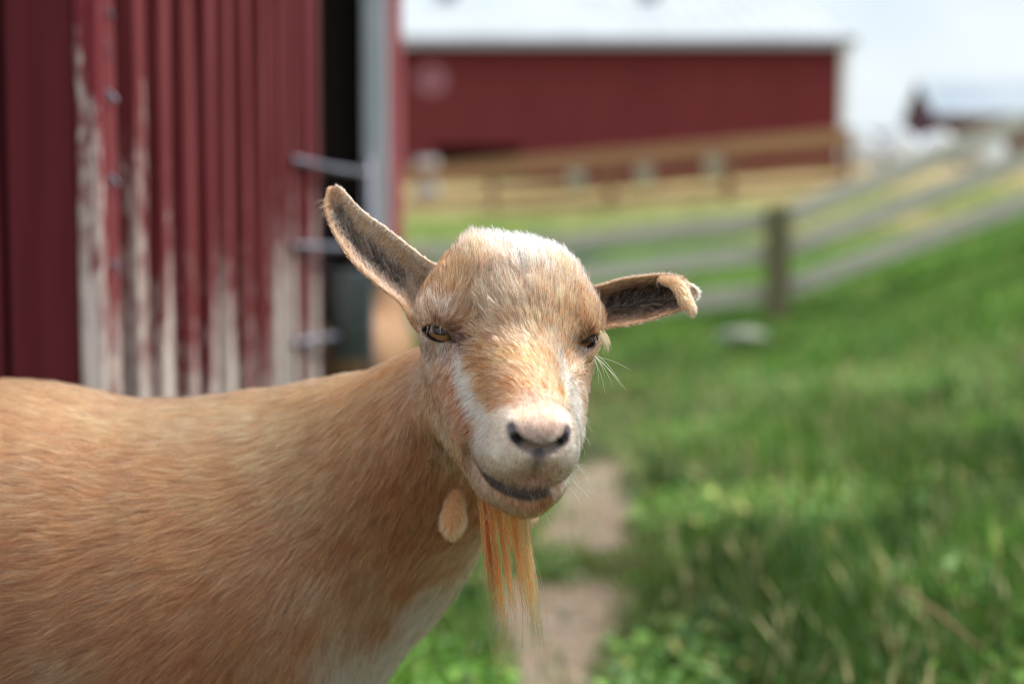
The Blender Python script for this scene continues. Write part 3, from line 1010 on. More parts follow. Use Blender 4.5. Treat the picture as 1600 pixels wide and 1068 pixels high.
def head_sdf(G, fine=True):
    H = g2h(G).astype(G.dtype)
    M = H.copy()
    M[:, 0] = np.abs(M[:, 0])
    d = ell(H, (0, 3.4, 1.0), (5.3, 5.8, 4.8))                       # cranium
    d = smin(d, ell(H, (-2.55, 2.3, 3.95), (1.8, 2.4, 2.0)), 1.6)
    d = smin(d, ell(H, (2.85, 2.3, 3.75), (1.85, 2.4, 1.95)), 1.4)       # horn buds
    d = smin(d, ell(H, (0, 1.2, 1.0), (4.9, 3.5, 4.6)), 1.5)         # forehead
    d = smin(d, ell(M, (4.75, 1.2, 1.0), (1.75, 2.2, 1.6)), 1.5)    # brow
    d = smin(d, cone(H, (0, 0.6, -1.2), (0, -7.8, -5.3), 3.9, 2.25), 2.0)   # nose bridge
    d = smin(d, cone(M, (3.9, 1.5, -2.2), (2.4, -4.5, -5.6), 2.0, 1.7), 1.6)  # cheek bone
    d = smin(d, cone(M, (2.7, 5.0, -4.6), (1.6, -4.0, -7.6), 2.7, 2.0), 2.0)  # jaw
    d = smin(d, ell(M, (1.35, -7.8, -6.8), (1.72, 2.7, 1.85)), 1.9)    # upper lip
    d = smin(d, ell(H, (0, -9.6, -5.5), (1.85, 1.7, 1.4)), 1.8)      # nose pad
    d = smin(d, ell(M, (1.3, -9.2, -5.3), (0.7, 1.2, 0.75)), 1.1)   # nostril wings
    d = smin(d, cone(H, (0, -2.0, -8.3), (0, -7.4, -9.2), 2.1, 1.75), 1.2)
    d = smin(d, ell(H, (0, -5.6, -8.9), (2.9, 3.2, 2.0)), 1.0)   # chin
    d = smin(d, ell(M, EYE_C, (EYE_R + 0.2,) * 3), 0.7)             # lids
    d = smin(d, ell(M, (3.7, 2.4, 1.9), (2.1, 2.8, 2.6)), 1.2)       # temples
    return d, H, M


GROOVES = []      # (points in head space, radius, depth-smoothing, mirrored)


def goat_sdf(G):
    G = np.asarray(G, np.float32)
    d, H, M = head_sdf(G)
    # neck, chest, trunk
    d = smin(d, cone(G, (-0.6, 8.0, -4.6), (-13.8, 19, -16.0), 5.6, 9.8, 0.78), 2.6)
    d = smin(d, cone(G, (-13.8, 19, -16.0), (-22, 21, -20.8), 9.8, 13.4, 0.8), 4.0)
    d = smin(d, cone(G, (-22, 21, -20.8), (-31, 21.5, -24.3), 13.4, 15.7, 0.84), 4.0)
    d = smin(d, cone(G, (-31, 21.5, -24.3), (-43, 21.5, -23.2), 15.7, 16.6, 0.9), 4.0)
    d = smin(d, cone(G, (-43, 21.5, -23.2), (-58, 21.5, -20.6), 16.6, 14.8, 0.88), 4.0)
    d = smin(d, cone(G, (-58, 21.5, -20.6), (-68, 21.5, -19.5), 14.8, 11.0, 0.85), 4.0)
    d = smin(d, ell(G, (-19.4, 20.5, -26), (7.2, 6.5, 8.5)), 4.0)  # brisket
    for s in (-1, 1):
        y = 21 + 6.5 * s
        d = smin(d, cone(G, (-20.5, y, -22), (-18.5, y, -34), 5.6, 4.2, 0.8), 3.0)
        d = smin(d, cone(G, (-18.5, y, -34), (-18.8, y, -47), 3.6, 2.5), 2.0)
        d = smin(d, cone(G, (-18.8, y, -47), (-19, y, -62), 2.2, 1.7), 1.2)
        d = smin(d, cone(G, (-19, y, -62), (-18, y, -66.0), 1.8, 2.3), 0.8)
        d = smin(d, cone(G, (-63, y, -22), (-60, y + s, -36), 8.5, 4.8, 0.8), 3.0)
        d = smin(d, cone(G, (-60, y + s, -36), (-68, y, -46), 4.2, 2.6), 2.0)
        d = smin(d, cone(G, (-68, y, -46), (-66, y, -62), 2.3, 1.8), 1.2)
        d = smin(d, cone(G, (-66, y, -62), (-65, y, -66.0), 1.8, 2.4), 0.8)
    d = smin(d, cone(G, (-76, 21.5, -13), (-80, 21.5, -6), 2.6, 1.2), 2.5)   # tail
    near = (H[:, 1] < 6) & (H[:, 2] > -13) & (np.abs(H[:, 0]) < 8)
    if near.any():
        Mn = M[near]
        dn = d[near]
        c, w = eye_cut(Mn)
        cut = smax(c, -(w - 0.4), 0.1)
        dn = smax(dn, -cut, 0.12)
        Hn = H[near]
        for pts, r, mirr in GROOVES:
            P = Mn if mirr else Hn
            g = None
            for a, b, ra, rb in zip(pts[:-1], pts[1:], r[:-1], r[1:]):
                e = cone(P, a, b, ra, rb)
                g = e if g is None else np.minimum(g, e)
            dn = smax(dn, -g, 0.25)
        d[near] = dn
    return d


def march(pxs, sdf=goat_sdf, d0=0.80, d1=1.5):
    """points where the sight lines through photo pixels meet the goat (goat frame, cm)"""
    P = np.array([W(px, py, d0) for px, py in pxs])
    D = np.array([ray(px, py) / np.linalg.norm(ray(px, py)) for px, py in pxs])
    t = np.zeros(len(P))
    for _ in range(90):
        d = sdf(w2g(P + D * t[:, None]))
        t += np.clip(d, -2, 4) * 0.01 * 0.75
    hit = np.abs(d) < 0.3
    return w2g(P + D * t[:, None]), hit


def grad(P, e=0.05, sdf=goat_sdf):
    g = np.zeros_like(P, dtype=np.float64)
    for i in range(3):
        o = np.zeros(3)
        o[i] = e
        g[:, i] = (sdf(P + o) - sdf(P - o)) / (2 * e)
    return g


def head_only(G):
    return head_sdf(np.asarray(G, np.float32))[0]


# mouth, nostrils and lip furrow follow the surface
mouth_px = [(736, 706), (748, 727), (766, 744), (790, 758), (815, 767), (838, 771), (858, 770)]
mp_, _ = march(mouth_px, head_only)
mh = g2h(mp_)
mh_m = mh.copy()
mh_m[:, 0] = np.abs(mh_m[:, 0])
MOUTH = mh_m[np.argsort(-mh_m[:, 0])]
MOUTH = np.array([(3.55, -4.9, -5.95), (3.35, -6.1, -7.2), (2.55, -7.75, -8.45), (1.65, -8.8, -8.9), (0.8, -9.25, -9.05), (0, -9.4, -9.1)])
GROOVES.append((MOUTH, [0.12, 0.2, 0.24, 0.24, 0.24, 0.24], True))
np_, _ = march([(799, 668), (804, 682), (818, 694), (834, 702), (846, 709)], head_only)
nh = g2h(np_)
nh[:, 0] = np.abs(nh[:, 0])
nh[:, 1] += 0.12
nh[:, 0] *= 1.78 / nh[:, 0].max()
NOSTRIL = nh
GROOVES.append((NOSTRIL, [0.10, 0.18, 0.34, 0.36, 0.12], True))
fh_, _ = march([(850, 712), (852, 724), (852, 738)], head_only)
FURROW = g2h(fh_)
FURROW[:, 0] = 0
lp_, _ = march([(738, 709), (750, 733), (769, 753), (794, 768), (824, 777), (850, 778), (868, 771)], head_only)
LIPS = g2h(lp_)
LIPS[:, 0] = np.abs(LIPS[:, 0])
LIPS = LIPS[np.argsort(-LIPS[:, 0])]; LIPS = np.array([(3.5, -5.2, -6.3), (3.15, -6.6, -7.85), (2.25, -7.95, -8.95), (1.4, -8.6, -9.3), (0.6, -8.9, -9.42), (0, -9.0, -9.45)])
nc_, _ = march([(850, 692)], head_only)
NOSE_P = g2h(nc_)[0] * (0, 1, 1)
GROOVES.append((FURROW, [0.09, 0.09, 0.06], False))

# ------------------------------------------------------------------ body mesh
VOX = 0.6
lo = np.array((-84, -13, -68.6))
hi = np.array((9.5, 35, 9.0))
nx, ny, nz_ = np.ceil((hi - lo) / VOX).astype(int)
gx = (lo[0] + np.arange(nx) * VOX).astype(np.float32)
gy = (lo[1] + np.arange(ny) * VOX).astype(np.float32)
gz = (lo[2] + np.arange(nz_) * VOX).astype(np.float32)
field = np.empty((nx, ny, nz_), np.float32)
YY, ZZ = np.meshgrid(gy, gz, indexing='ij')
for i0 in range(0, nx, 24):
    xs = gx[i0:i0 + 24]
    P = np.empty((len(xs), ny, nz_, 3), np.float32)
    P[..., 0] = xs[:, None, None]
    P[..., 1] = YY
    P[..., 2] = ZZ
    field[i0:i0 + 24] = goat_sdf(P.reshape(-1, 3)).reshape(len(xs), ny, nz_)
grid = openvdb.FloatGrid(background=3.0)
grid.copyFromArray(field)
pts, tris, quads = grid.convertToPolygons(isovalue=0.0, adaptivity=0.0)
del field
pts = np.asarray(pts) * VOX + lo
me = mesh_np('goat_body', pts, [tuple(q) for q in np.asarray(quads)])
bm = bmesh.new()
bm.from_mesh(me)
bmesh.ops.remove_doubles(bm, verts=bm.verts, dist=0.01)


def project(bm, sel=None, it=3):
    vs = [v for v in bm.verts if sel is None or sel(v.co)]
    P = np.array([v.co for v in vs], np.float64)
    for _ in range(it):
        d = goat_sdf(P).astype(np.float64)
        g = grad(P)
        n2 = np.maximum((g * g).sum(1), 0.2)
        P = P - np.clip(d / n2, -0.5, 0.5)[:, None] * g * 0.9
    for v, p in zip(vs, P):
        v.co = p


project(bm)


def region1(c):
    h = g2h(np.array(c))
    return h[1] < 6.5 and abs(h[0]) < 8 and h[2] > -12


def region2(c):
    h = g2h(np.array(c))
    e = np.array((abs(h[0]), h[1], h[2])) - EYE_C - EYE_N * 1.2
    return e @ e < 2.3 ** 2 or (h[1] < -4.2 and h[2] < -3.2) or (h[1] < -2.0 and h[2] < -5.5)


def region3(c):
    h = g2h(np.array(c))
    e = np.array((abs(h[0]), h[1], h[2])) - EYE_C - EYE_N * 1.2
    return e @ e < 1.9 ** 2


for reg in (region1, region2, region3):
    ed = [e for e in bm.edges if reg(e.verts[0].co) and reg(e.verts[1].co)]
    bmesh.ops.subdivide_edges(bm, edges=ed, cuts=1, use_grid_fill=True)
    project(bm, reg, 3)
bmesh.ops.triangulate(bm, faces=[f for f in bm.faces if len(f.verts) > 4])
bmesh.ops.recalc_face_normals(bm, faces=bm.faces)
bm.to_mesh(me)
bm.free()

NBODY = len(me.vertices)
BV = np.empty(NBODY * 3)
me.vertices.foreach_get('co', BV)
BV = BV.reshape(-1, 3)
body_polys = [tuple(p.vertices) for p in me.polygons]
bpy.data.meshes.remove(me)

# ---- ears: cupped shells between an upper and a lower edge


def spline(P, n):
    """Catmull-Rom resample of a polyline"""
    P = np.asarray(P, float)
    Q = np.vstack([2 * P[0] - P[1], P, 2 * P[-1] - P[-2]])
    out = []
    m = len(P) - 1
    for s in np.linspace(0, m, n):
        i = min(int(s), m - 1)
        t = s - i
        a, b, c, d = Q[i:i + 4]
        out.append(0.5 * ((2 * b) + (-a + c) * t + (2 * a - 5 * b + 4 * c - d) * t * t + (-a + 3 * b - 3 * c + d) * t ** 3))
    return np.array(out)


def ear(top, bot, cup, thick=0.28, ns=26, nt=15, roll=0.0):
    """top/bot: [(px,py,depth)]; returns verts (goat cm), faces, params per vertex (s, t, side)"""
    T = spline([w2g(W(*p)) for p in top], ns)
    B = spline([w2g(W(*p)) for p in bot], ns)
    cu = np.interp(np.linspace(0, 1, ns), np.linspace(0, 1, len(cup)), cup)
    F = np.zeros((ns, nt, 3))
    for i in range(ns):
        for j in range(nt):
            t = j / (nt - 1)
            p = T[i] * (1 - t) + B[i] * t
            p[1] += cu[i] * (math.sin(math.pi * t) ** 0.8 if 0 < t < 1 else 0)
            F[i, j] = p
    du = np.gradient(F, axis=0)
    dv = np.gradient(F, axis=1)
    N = np.cross(du, dv)
    N /= np.linalg.norm(N, axis=2, keepdims=True) + 1e-9
    if (N[..., 1].mean()) < 0:
        N = -N                      # N now points away from the camera: the back of the ear
    th = thick * (0.35 + 0.65 * np.sin(np.pi * np.linspace(0.04, 0.96, nt)))[None, :, None]
    Bk = F + N * th
    V, prm, idx = [], [], {}
    for side, G in ((0, F), (1, Bk)):
        for i in range(ns):
            for j in range(nt):
                idx[side, i, j] = len(V)
                V.append(G[i, j])
                prm.append((i / (ns - 1), j / (nt - 1), side))
    f = []
    for i in range(ns - 1):
        for j in range(nt - 1):
            f.append((idx[0, i, j], idx[0, i + 1, j], idx[0, i + 1, j + 1], idx[0, i, j + 1]))
            f.append((idx[1, i, j], idx[1, i, j + 1], idx[1, i + 1, j + 1], idx[1, i + 1, j]))
        for j in (0, nt - 1):
            f.append((idx[0, i, j], idx[1, i, j], idx[1, i + 1, j], idx[0, i + 1, j]))
    for i in (0, ns - 1):
        for j in range(nt - 1):
            f.append((idx[0, i, j], idx[0, i, j + 1], idx[1, i, j + 1], idx[1, i, j]))
    return np.array(V), f, np.array(prm), N.mean((0, 1))


EARS = []
EARS.append(('L',) + ear(
    [(700, 425, 1.045), (668, 408, 1.04), (638, 386, 1.04), (603, 358, 1.045), (570, 335, 1.05), (548, 313, 1.052), (534, 297, 1.054), (525, 291, 1.055)],
    [(690, 535, 1.035), (652, 514, 1.03), (630, 477, 1.028), (592, 445, 1.03), (556, 412, 1.035), (524, 366, 1.042), (510, 325, 1.05), (514, 294, 1.054)],
    [1.6, 1.9, 1.8, 1.5, 1.3, 0.9, 0.5, 0.15]))
EARS.append(('R',) + ear(
    [(905, 452, 1.045), (938, 447, 1.04), (968, 438, 1.038), (1000, 433, 1.036), (1030, 430, 1.034), (1052, 431, 1.032), (1066, 437, 1.03), (1074, 447, 1.03)],
    [(915, 520, 1.035), (948, 510, 1.028), (975, 507, 1.026), (1005, 501, 1.026), (1030, 494, 1.026), (1050, 487, 1.026), (1066, 480, 1.026), (1076, 468, 1.028)],
    [1.6, 2.0, 2.0, 1.8, 1.6, 1.2, 0.8, 0.3]))
EARS.append(('F',) + ear(      # folded tip hanging in front
    [(1030, 431, 1.030), (1052, 431, 1.022), (1068, 441, 1.018), (1078, 458, 1.016), (1086, 476, 1.014), (1088, 490, 1.014)],
    [(1026, 440, 1.028), (1042, 446, 1.020), (1052, 456, 1.016), (1060, 471, 1.014), (1070, 485, 1.013), (1082, 496, 1.013)],
    [-0.2, -0.3, -0.35, -0.35, -0.3, -0.1], ns=18, nt=9))
EARS.append(('F2',) + ear(     # notched edge behind the fold
    [(1058, 437, 1.034), (1070, 442, 1.036), (1082, 447, 1.04), (1092, 456, 1.042)],
    [(1064, 466, 1.034), (1074, 469, 1.036), (1084, 468, 1.04), (1090, 461, 1.042)],
    [0.3, 0.4, 0.3, 0.05], ns=12, nt=9))

verts = [BV]
faces = list(body_polys)
off = NBODY
EAROFF = []
for tag_, V, f, prm, nb in EARS:
    EAROFF.append(off)
    verts.append(V)
    faces += [tuple(i + off for i in q) for q in f]
    off += len(V)
# ---- wattles: short-necked drops of skin hanging at the throat


def wattle(top, bot, r0, r1):
    a, b = w2g(W(*top)), w2g(W(*bot))
    n, seg = 12, 14
    V, f = [], []
    for i in range(n):
        t = i / (n - 1)
        c = a * (1 - t) + b * t
        r = (r0 + (r1 - r0) * min(1, t * 1.4) ** 1.2) * math.sqrt(max(0.02, 1 - max(0, (t - 0.72) / 0.28) ** 2))
        for k in range(seg):
            an = 2 * math.pi * k / seg
            V.append(c + np.array((math.cos(an), math.sin(an) * 0.8, 0)) * r)
    for i in range(n - 1):
        for k in range(seg):
            k2 = (k + 1) % seg
            f.append((i * seg + k, i * seg + k2, (i + 1) * seg + k2, (i + 1) * seg + k))
    f.append(tuple((n - 1) * seg + k for k in range(seg)))
    return np.array(V), f


_wt, _ = march([(714, 762)])
_wd = float(((g2w(_wt[0]) - CAMP) @ CF))
WATT = [wattle((714, 750, _wd + 0.004), (706, 836, _wd - 0.008), 0.3, 0.74), wattle((822, 752, 1.04), (822, 822, 1.045), 0.3, 0.6)]
WOFF = []
for V, f in WATT:
    WOFF.append(off)
    verts.append(V)
    faces += [tuple(i + off for i in q) for q in f]
    off += len(V)
AV = np.vstack(verts)
gme = mesh_np('goat_body', g2w(AV), faces)
bmf = bmesh.new()
bmf.from_mesh(gme)
bmesh.ops.recalc_face_normals(bmf, faces=bmf.faces)
bmf.to_mesh(gme)
bmf.free()

# ------------------------------------------------------------------ coat colours and lie of the hair
# (photo point, sRGB of the coat there). Own markings plus some painted light: paler back, darker flank and left cheek.
CC = [
    # poll, forehead
    (760, 372, 245, 222, 195), (790, 380, 250, 238, 222), (822, 388, 255, 253, 250), (850, 382, 255, 252, 248), (878, 384, 252, 240, 224),
    (905, 400, 240, 205, 165), (812, 408, 244, 228, 212), (838, 424, 240, 218, 196), (790, 410, 228, 198, 170), (860, 416, 236, 198, 156),
    (725, 385, 232, 190, 145), (700, 400, 222, 170, 122), (745, 410, 232, 190, 148), (690, 425, 208, 155, 108), (720, 430, 222, 172, 124),
    (760, 430, 220, 176, 138), (800, 440, 226, 192, 162), (840, 445, 230, 194, 158), (880, 430, 238, 198, 152), (915, 430, 232, 185, 135),
    (930, 460, 226, 178, 128), (670, 455, 200, 148, 100), (700, 460, 214, 164, 118), (735, 465, 220, 170, 124), (770, 470, 224, 186, 152),
    (810, 480, 226, 188, 152), (850, 480, 226, 186, 148), (885, 475, 230, 188, 145), (915, 485, 224, 178, 132),
    (668, 488, 222, 188, 155), (690, 488, 226, 205, 186), (710, 500, 206, 172, 140), (735, 500, 216, 172, 130), (765, 510, 230, 192, 158),
    (800, 515, 230, 186, 146), (840, 515, 232, 188, 142), (875, 510, 226, 182, 138), (905, 508, 212, 172, 132), (930, 508, 226, 190, 150),
    (945, 520, 228, 184, 140),
    # round the eyes
    (680, 498, 158, 130, 106), (703, 513, 150, 122, 100), (716, 530, 120, 98, 86), (722, 545, 150, 125, 110), (690, 545, 205, 185, 170),
    (668, 542, 218, 196, 178), (700, 560, 190, 165, 145), (925, 518, 158, 130, 102), (908, 534, 170, 142, 118), (915, 550, 196, 178, 162),
    (932, 556, 228, 214, 200), (740, 530, 206, 160, 118),
    # bridge of the nose
    (765, 545, 210, 158, 108), (745, 565, 204, 150, 102), (770, 575, 204, 148, 98), (770, 605, 208, 154, 106), (800, 560, 222, 168, 114),
    (830, 570, 226, 172, 116), (860, 570, 228, 178, 124), (885, 560, 216, 172, 130), (800, 600, 212, 156, 106), (830, 605, 222, 168, 118),
    (868, 605, 232, 186, 136), (895, 590, 230, 196, 160), (905, 620, 222, 176, 124), (832, 625, 190, 158, 134), (850, 625, 205, 168, 138),
    (800, 625, 214, 168, 124), (878, 620, 218, 166, 108),
    # white stripes beside the bridge
    (728, 565, 240, 222, 204), (735, 590, 246, 230, 212), (742, 618, 246, 230, 212), (755, 640, 244, 228, 210), (890, 610, 246, 226, 200),
    (893, 645, 252, 240, 222), (780, 645, 236, 212, 186), (820, 645, 234, 208, 180), (860, 645, 236, 208, 178),
    # cheek and jaw
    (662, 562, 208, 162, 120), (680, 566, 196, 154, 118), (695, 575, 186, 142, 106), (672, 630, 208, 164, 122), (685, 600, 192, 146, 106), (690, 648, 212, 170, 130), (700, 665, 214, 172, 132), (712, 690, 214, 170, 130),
    (800, 392, 252, 246, 238), (836, 384, 255, 253, 250), (864, 390, 253, 246, 236), (812, 402, 252, 246, 240), (828, 398, 254, 250, 246), (845, 408, 250, 240, 228), (815, 376, 255, 252, 248), (850, 374, 255, 252, 248),
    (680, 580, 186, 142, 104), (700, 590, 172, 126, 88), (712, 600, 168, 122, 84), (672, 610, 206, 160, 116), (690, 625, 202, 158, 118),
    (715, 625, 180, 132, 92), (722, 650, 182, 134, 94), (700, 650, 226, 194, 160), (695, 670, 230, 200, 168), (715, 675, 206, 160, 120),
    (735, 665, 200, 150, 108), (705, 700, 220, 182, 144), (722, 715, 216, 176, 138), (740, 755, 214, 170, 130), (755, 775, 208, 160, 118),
    (905, 640, 226, 180, 130), (915, 600, 216, 170, 120), (912, 575, 212, 168, 122), (906, 680, 244, 224, 200),
    # muzzle
    (755, 680, 250, 240, 228), (775, 700, 252, 242, 230), (750, 700, 250, 238, 224), (785, 725, 244, 230, 216), (815, 735, 222, 200, 184),
    (800, 720, 242, 226, 212), (830, 745, 190, 160, 145), (870, 735, 214, 190, 174), (885, 720, 246, 232, 218), (898, 700, 250, 240, 228),
    (895, 740, 250, 236, 222), (790, 660, 240, 222, 202), (880, 655, 240, 222, 202), (770, 665, 244, 228, 208),
    (835, 655, 225, 200, 178), (825, 668, 190, 170, 158), (850, 668, 205, 180, 160), (873, 668, 200, 182, 170),
    # chin
    (770, 770, 226, 190, 160), (790, 782, 228, 192, 160), (820, 790, 222, 182, 148), (850, 788, 214, 168, 124), (868, 778, 196, 150, 108),
    (800, 798, 200, 150, 108), (760, 790, 196, 140, 96),
    # neck and trunk
    (640, 560, 214, 158, 108), (600, 580, 218, 164, 114), (560, 600, 222, 170, 120), (500, 610, 228, 178, 128), (420, 625, 236, 190, 142),
    (330, 640, 236, 190, 144), (230, 650, 230, 182, 136), (130, 630, 224, 172, 124), (30, 610, 222, 172, 124),
    (650, 620, 200, 150, 112), (610, 640, 204, 150, 108), (560, 650, 210, 156, 112), (480, 650, 230, 184, 140), (400, 665, 234, 192, 150),
    (300, 670, 234, 192, 150), (430, 690, 230, 186, 144), (200, 690, 224, 174, 128), (60, 680, 218, 166, 122), (660, 700, 196, 146, 108),
    (620, 750, 194, 142, 104), (550, 720, 208, 156, 116), (480, 740, 220, 172, 130), (380, 740, 214, 164, 120), (280, 740, 214, 162, 118),
    (150, 760, 212, 160, 118), (40, 760, 212, 164, 124), (690, 760, 202, 152, 112), (640, 830, 200, 150, 110), (560, 830, 196, 146, 110),
    (500, 860, 204, 154, 116), (400, 830, 208, 154, 112), (290, 840, 204, 150, 108), (150, 850, 200, 146, 106), (40, 860, 200, 148, 110),
    (720, 820, 198, 148, 106), (700, 880, 206, 160, 118), (640, 900, 196, 148, 110), (560, 930, 216, 178, 144), (530, 900, 212, 170, 136),
    (600, 960, 200, 156, 120), (662, 945, 244, 226, 204), (694, 900, 236, 208, 176), (680, 922, 242, 222, 198), (716, 872, 222, 180, 138), (632, 965, 226, 196, 166), (648, 972, 248, 236, 220), (620, 1005, 250, 238, 222), (596, 1050, 250, 240, 226), (640, 985, 244, 226, 204), (610, 1020, 246, 232, 214), (585, 1045, 248, 236, 220),
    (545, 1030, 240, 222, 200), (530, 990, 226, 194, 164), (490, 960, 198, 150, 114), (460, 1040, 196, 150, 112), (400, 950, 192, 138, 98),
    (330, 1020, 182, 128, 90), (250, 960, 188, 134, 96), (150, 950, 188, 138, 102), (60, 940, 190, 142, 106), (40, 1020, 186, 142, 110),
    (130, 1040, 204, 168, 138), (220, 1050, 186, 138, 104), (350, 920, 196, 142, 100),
]
# (photo point, direction of the hair in the photo (right, down), length cm)
FL = [
    (850, 625, 0, -1, 0.5), (830, 610, -0.5, -1, 0.7), (870, 610, 0.5, -1, 0.7), (850, 580, 0, -1, 1.0), (820, 575, -0.6, -1, 1.0),
    (790, 590, -1, -0.5, 1.0), (770, 600, -1, 0.0, 1.0), (745, 600, -1, 0.45, 1.1), (775, 565, -1, -0.45, 1.0), (800, 545, -0.8, -1, 1.2),
    (770, 530, -1, -0.6, 1.2), (745, 545, -1, -0.05, 1.0), (740, 520, -1, -0.5, 1.1), (830, 520, -0.15, -1, 1.5), (870, 545, 0.35, -1, 1.2),
    (890, 570, 0.7, -0.7, 0.9), (895, 595, 0.8, 0.1, 0.8), (890, 530, 0.55, -0.8, 1.1), (800, 480, -0.35, -1, 1.8), (780, 500, -0.55, -1, 1.5),
    (760, 480, -0.45, -1, 1.6), (840, 470, 0, -1, 1.9), (870, 480, 0.25, -1, 1.7), (890, 490, 0.2, -1, 1.4), (830, 420, 0.0, -1, 2.3),
    (780, 430, -0.2, -1, 2.1), (750, 400, -0.2, -1, 2.0), (820, 385, 0.1, -1, 2.4), (870, 395, 0.3, -1, 2.2), (900, 410, 0.7, -0.9, 1.8),
    (760, 370, -0.1, -1, 2.2), (720, 385, -0.7, -0.8, 1.8), (690, 405, -1, -0.6, 1.6), (700, 440, -0.3, -1, 1.5), (735, 450, 0.35, -1, 1.6),
    (720, 475, 0.55, -0.9, 1.3), (700, 485, 0.5, -1, 1.0), (680, 470, -0.3, -1, 1.2), (665, 450, -0.9, -0.8, 1.3), (660, 490, -0.6, -0.8, 1.1),
    (725, 505, 0.9, -0.4, 0.9), (730, 520, 1, 0.2, 0.8), (930, 440, 0.8, -0.7, 1.6), (925, 470, 0.5, -1, 1.5), (910, 460, 0.1, -1, 1.6),
    (915, 500, -0.2, -1, 1.1), (940, 500, 0.5, -0.8, 1.1), (950, 525, 0.7, 0.6, 1.1), (905, 520, -0.8, -0.3, 0.7),
    (690, 545, -0.1, 1, 0.6), (670, 550, -0.3, 1, 0.6), (715, 550, 0.1, 1, 0.5), (700, 570, -0.2, 1, 0.8), (680, 600, -0.3, 1, 0.9),
    (710, 610, -0.5, 1, 0.9), (725, 625, -0.8, 0.9, 1.0), (735, 640, -0.9, 0.7, 1.0), (740, 665, -1, 0.5, 0.8), (715, 650, -0.6, 1, 1.0),
    (700, 680, -0.5, 1, 1.1), (695, 650, -0.4, 1, 1.0), (720, 700, -0.3, 1, 0.9), (725, 730, -0.1, 1, 0.9), (750, 770, 0.0, 1, 0.9),
    (770, 650, -1, 0.2, 0.6), (790, 640, -1, 0.0, 0.5), (775, 690, -0.9, 0.5, 0.35), (790, 715, -0.5, 0.9, 0.3), (820, 730, -0.1, 1, 0.28),
    (870, 735, 0.3, 1, 0.3), (895, 720, 0.7, 0.8, 0.4), (895, 690, 1, 0.2, 0.4), (890, 650, 1, 0.2, 0.6), (880, 640, 0.8, -0.2, 0.5),
    (830, 650, -0.1, -1, 0.3), (860, 650, 0.1, -1, 0.3), (905, 640, 0.5, 1, 0.9), (912, 600, 0.3, 1, 0.9), (925, 565, 0.3, 1, 0.6),
    (908, 670, 0.5, 1, 0.7), (780, 775, 0, 1, 0.6), (810, 788, 0.05, 1, 0.8), (850, 788, 0.2, 1, 0.8), (835, 650, 0, -1, 0.25),
    # neck and trunk
    (640, 570, -1, 0.5, 2.2), (600, 600, -1, 0.55, 2.4), (560, 620, -1, 0.4, 2.6), (500, 620, -1, 0.12, 2.8), (400, 640, -1, 0.0, 2.8),
    (300, 650, -1, 0.08, 2.8), (200, 660, -1, 0.05, 2.8), (60, 640, -1, -0.1, 2.8), (650, 640, -0.45, 1, 2.0), (620, 700, -0.55, 1, 2.2),
    (560, 700, -0.9, 0.8, 2.4), (480, 700, -1, 0.35, 2.6), (400, 720, -1, 0.25, 2.8), (300, 740, -1, 0.15, 2.8), (150, 740, -1, 0.05, 2.8),
    (40, 780, -1, 0.1, 2.8), (670, 740, -0.35, 1, 2.0), (640, 820, -0.35, 1, 2.2), (560, 800, -0.6, 1, 2.4), (480, 800, -0.9, 0.75, 2.6),
    (400, 830, -1, 0.5, 2.8), (300, 850, -1, 0.35, 2.8), (150, 860, -1, 0.25, 2.8), (40, 880, -1, 0.2, 2.8), (700, 800, -0.2, 1, 1.8),
    (690, 870, -0.35, 1, 2.2), (640, 900, -0.3, 1, 2.6), (560, 900, -0.35, 1, 2.8), (480, 900, -0.7, 1, 2.8), (400, 930, -0.8, 0.9, 3.0),
    (300, 950, -0.9, 0.7, 3.0), (150, 960, -1, 0.4, 3.0), (40, 980, -1, 0.3, 3.0), (650, 970, -0.3, 1, 3.0), (600, 1020, -0.1, 1, 3.2),
    (540, 1000, -0.1, 1, 3.0), (480, 1040, -0.3, 1, 3.0), (380, 1040, -0.5, 1, 3.0), (250, 1050, -0.8, 0.8, 3.0), (100, 1050, -1, 0.4, 3.0),
]
for pl, c in (([(718, 552), (727, 568), (735, 590), (743, 615), (752, 636), (762, 650)], (246, 228, 208)),
              ([(742, 556), (752, 572), (758, 592), (764, 612), (775, 628)], (208, 156, 108)),
              ([(704, 580), (712, 598), (722, 620), (730, 645), (738, 668)], (180, 134, 96)),
              ([(888, 592), (890, 615), (893, 640), (896, 662)], (250, 236, 216)),
              ([(822, 390), (826, 402), (830, 414)], (253, 248, 243)),
              ([(846, 390), (848, 400)], (253, 246, 238)),
              ([(778, 420), (768, 450), (775, 480)], (230, 194, 162))):
    for a, b in zip(pl[:-1], pl[1:]):
        CC += [(a[0], a[1], *c), ((a[0] + b[0]) / 2, (a[1] + b[1]) / 2, *c)]
    CC.append((*pl[-1], *c))
cp, ch = march([(c[0], c[1]) for c in CC])
_cc = np.array([c[2:5] for c in CC], float)
CCP, CCC = cp[ch], np.where((np.array([(c[0] < 640) and (560 < c[1] < 940) or c[0] < 500 and c[1] > 560 for c in CC]))[:, None], lin(_cc) * 0.65 + 0.35 * lin((212, 160, 114)), lin(_cc))[ch]
fp, fh = march([(c[0], c[1]) for c in FL])
FLP = fp[fh]
FLD = np.array([CR * c[2] - CU * c[3] for c in FL])[fh]
FLD /= np.linalg.norm(FLD, axis=1, keepdims=True)
FLL = np.array([c[4] for c in FL])[fh]
# the far side of the head and trunk mirrors the near side


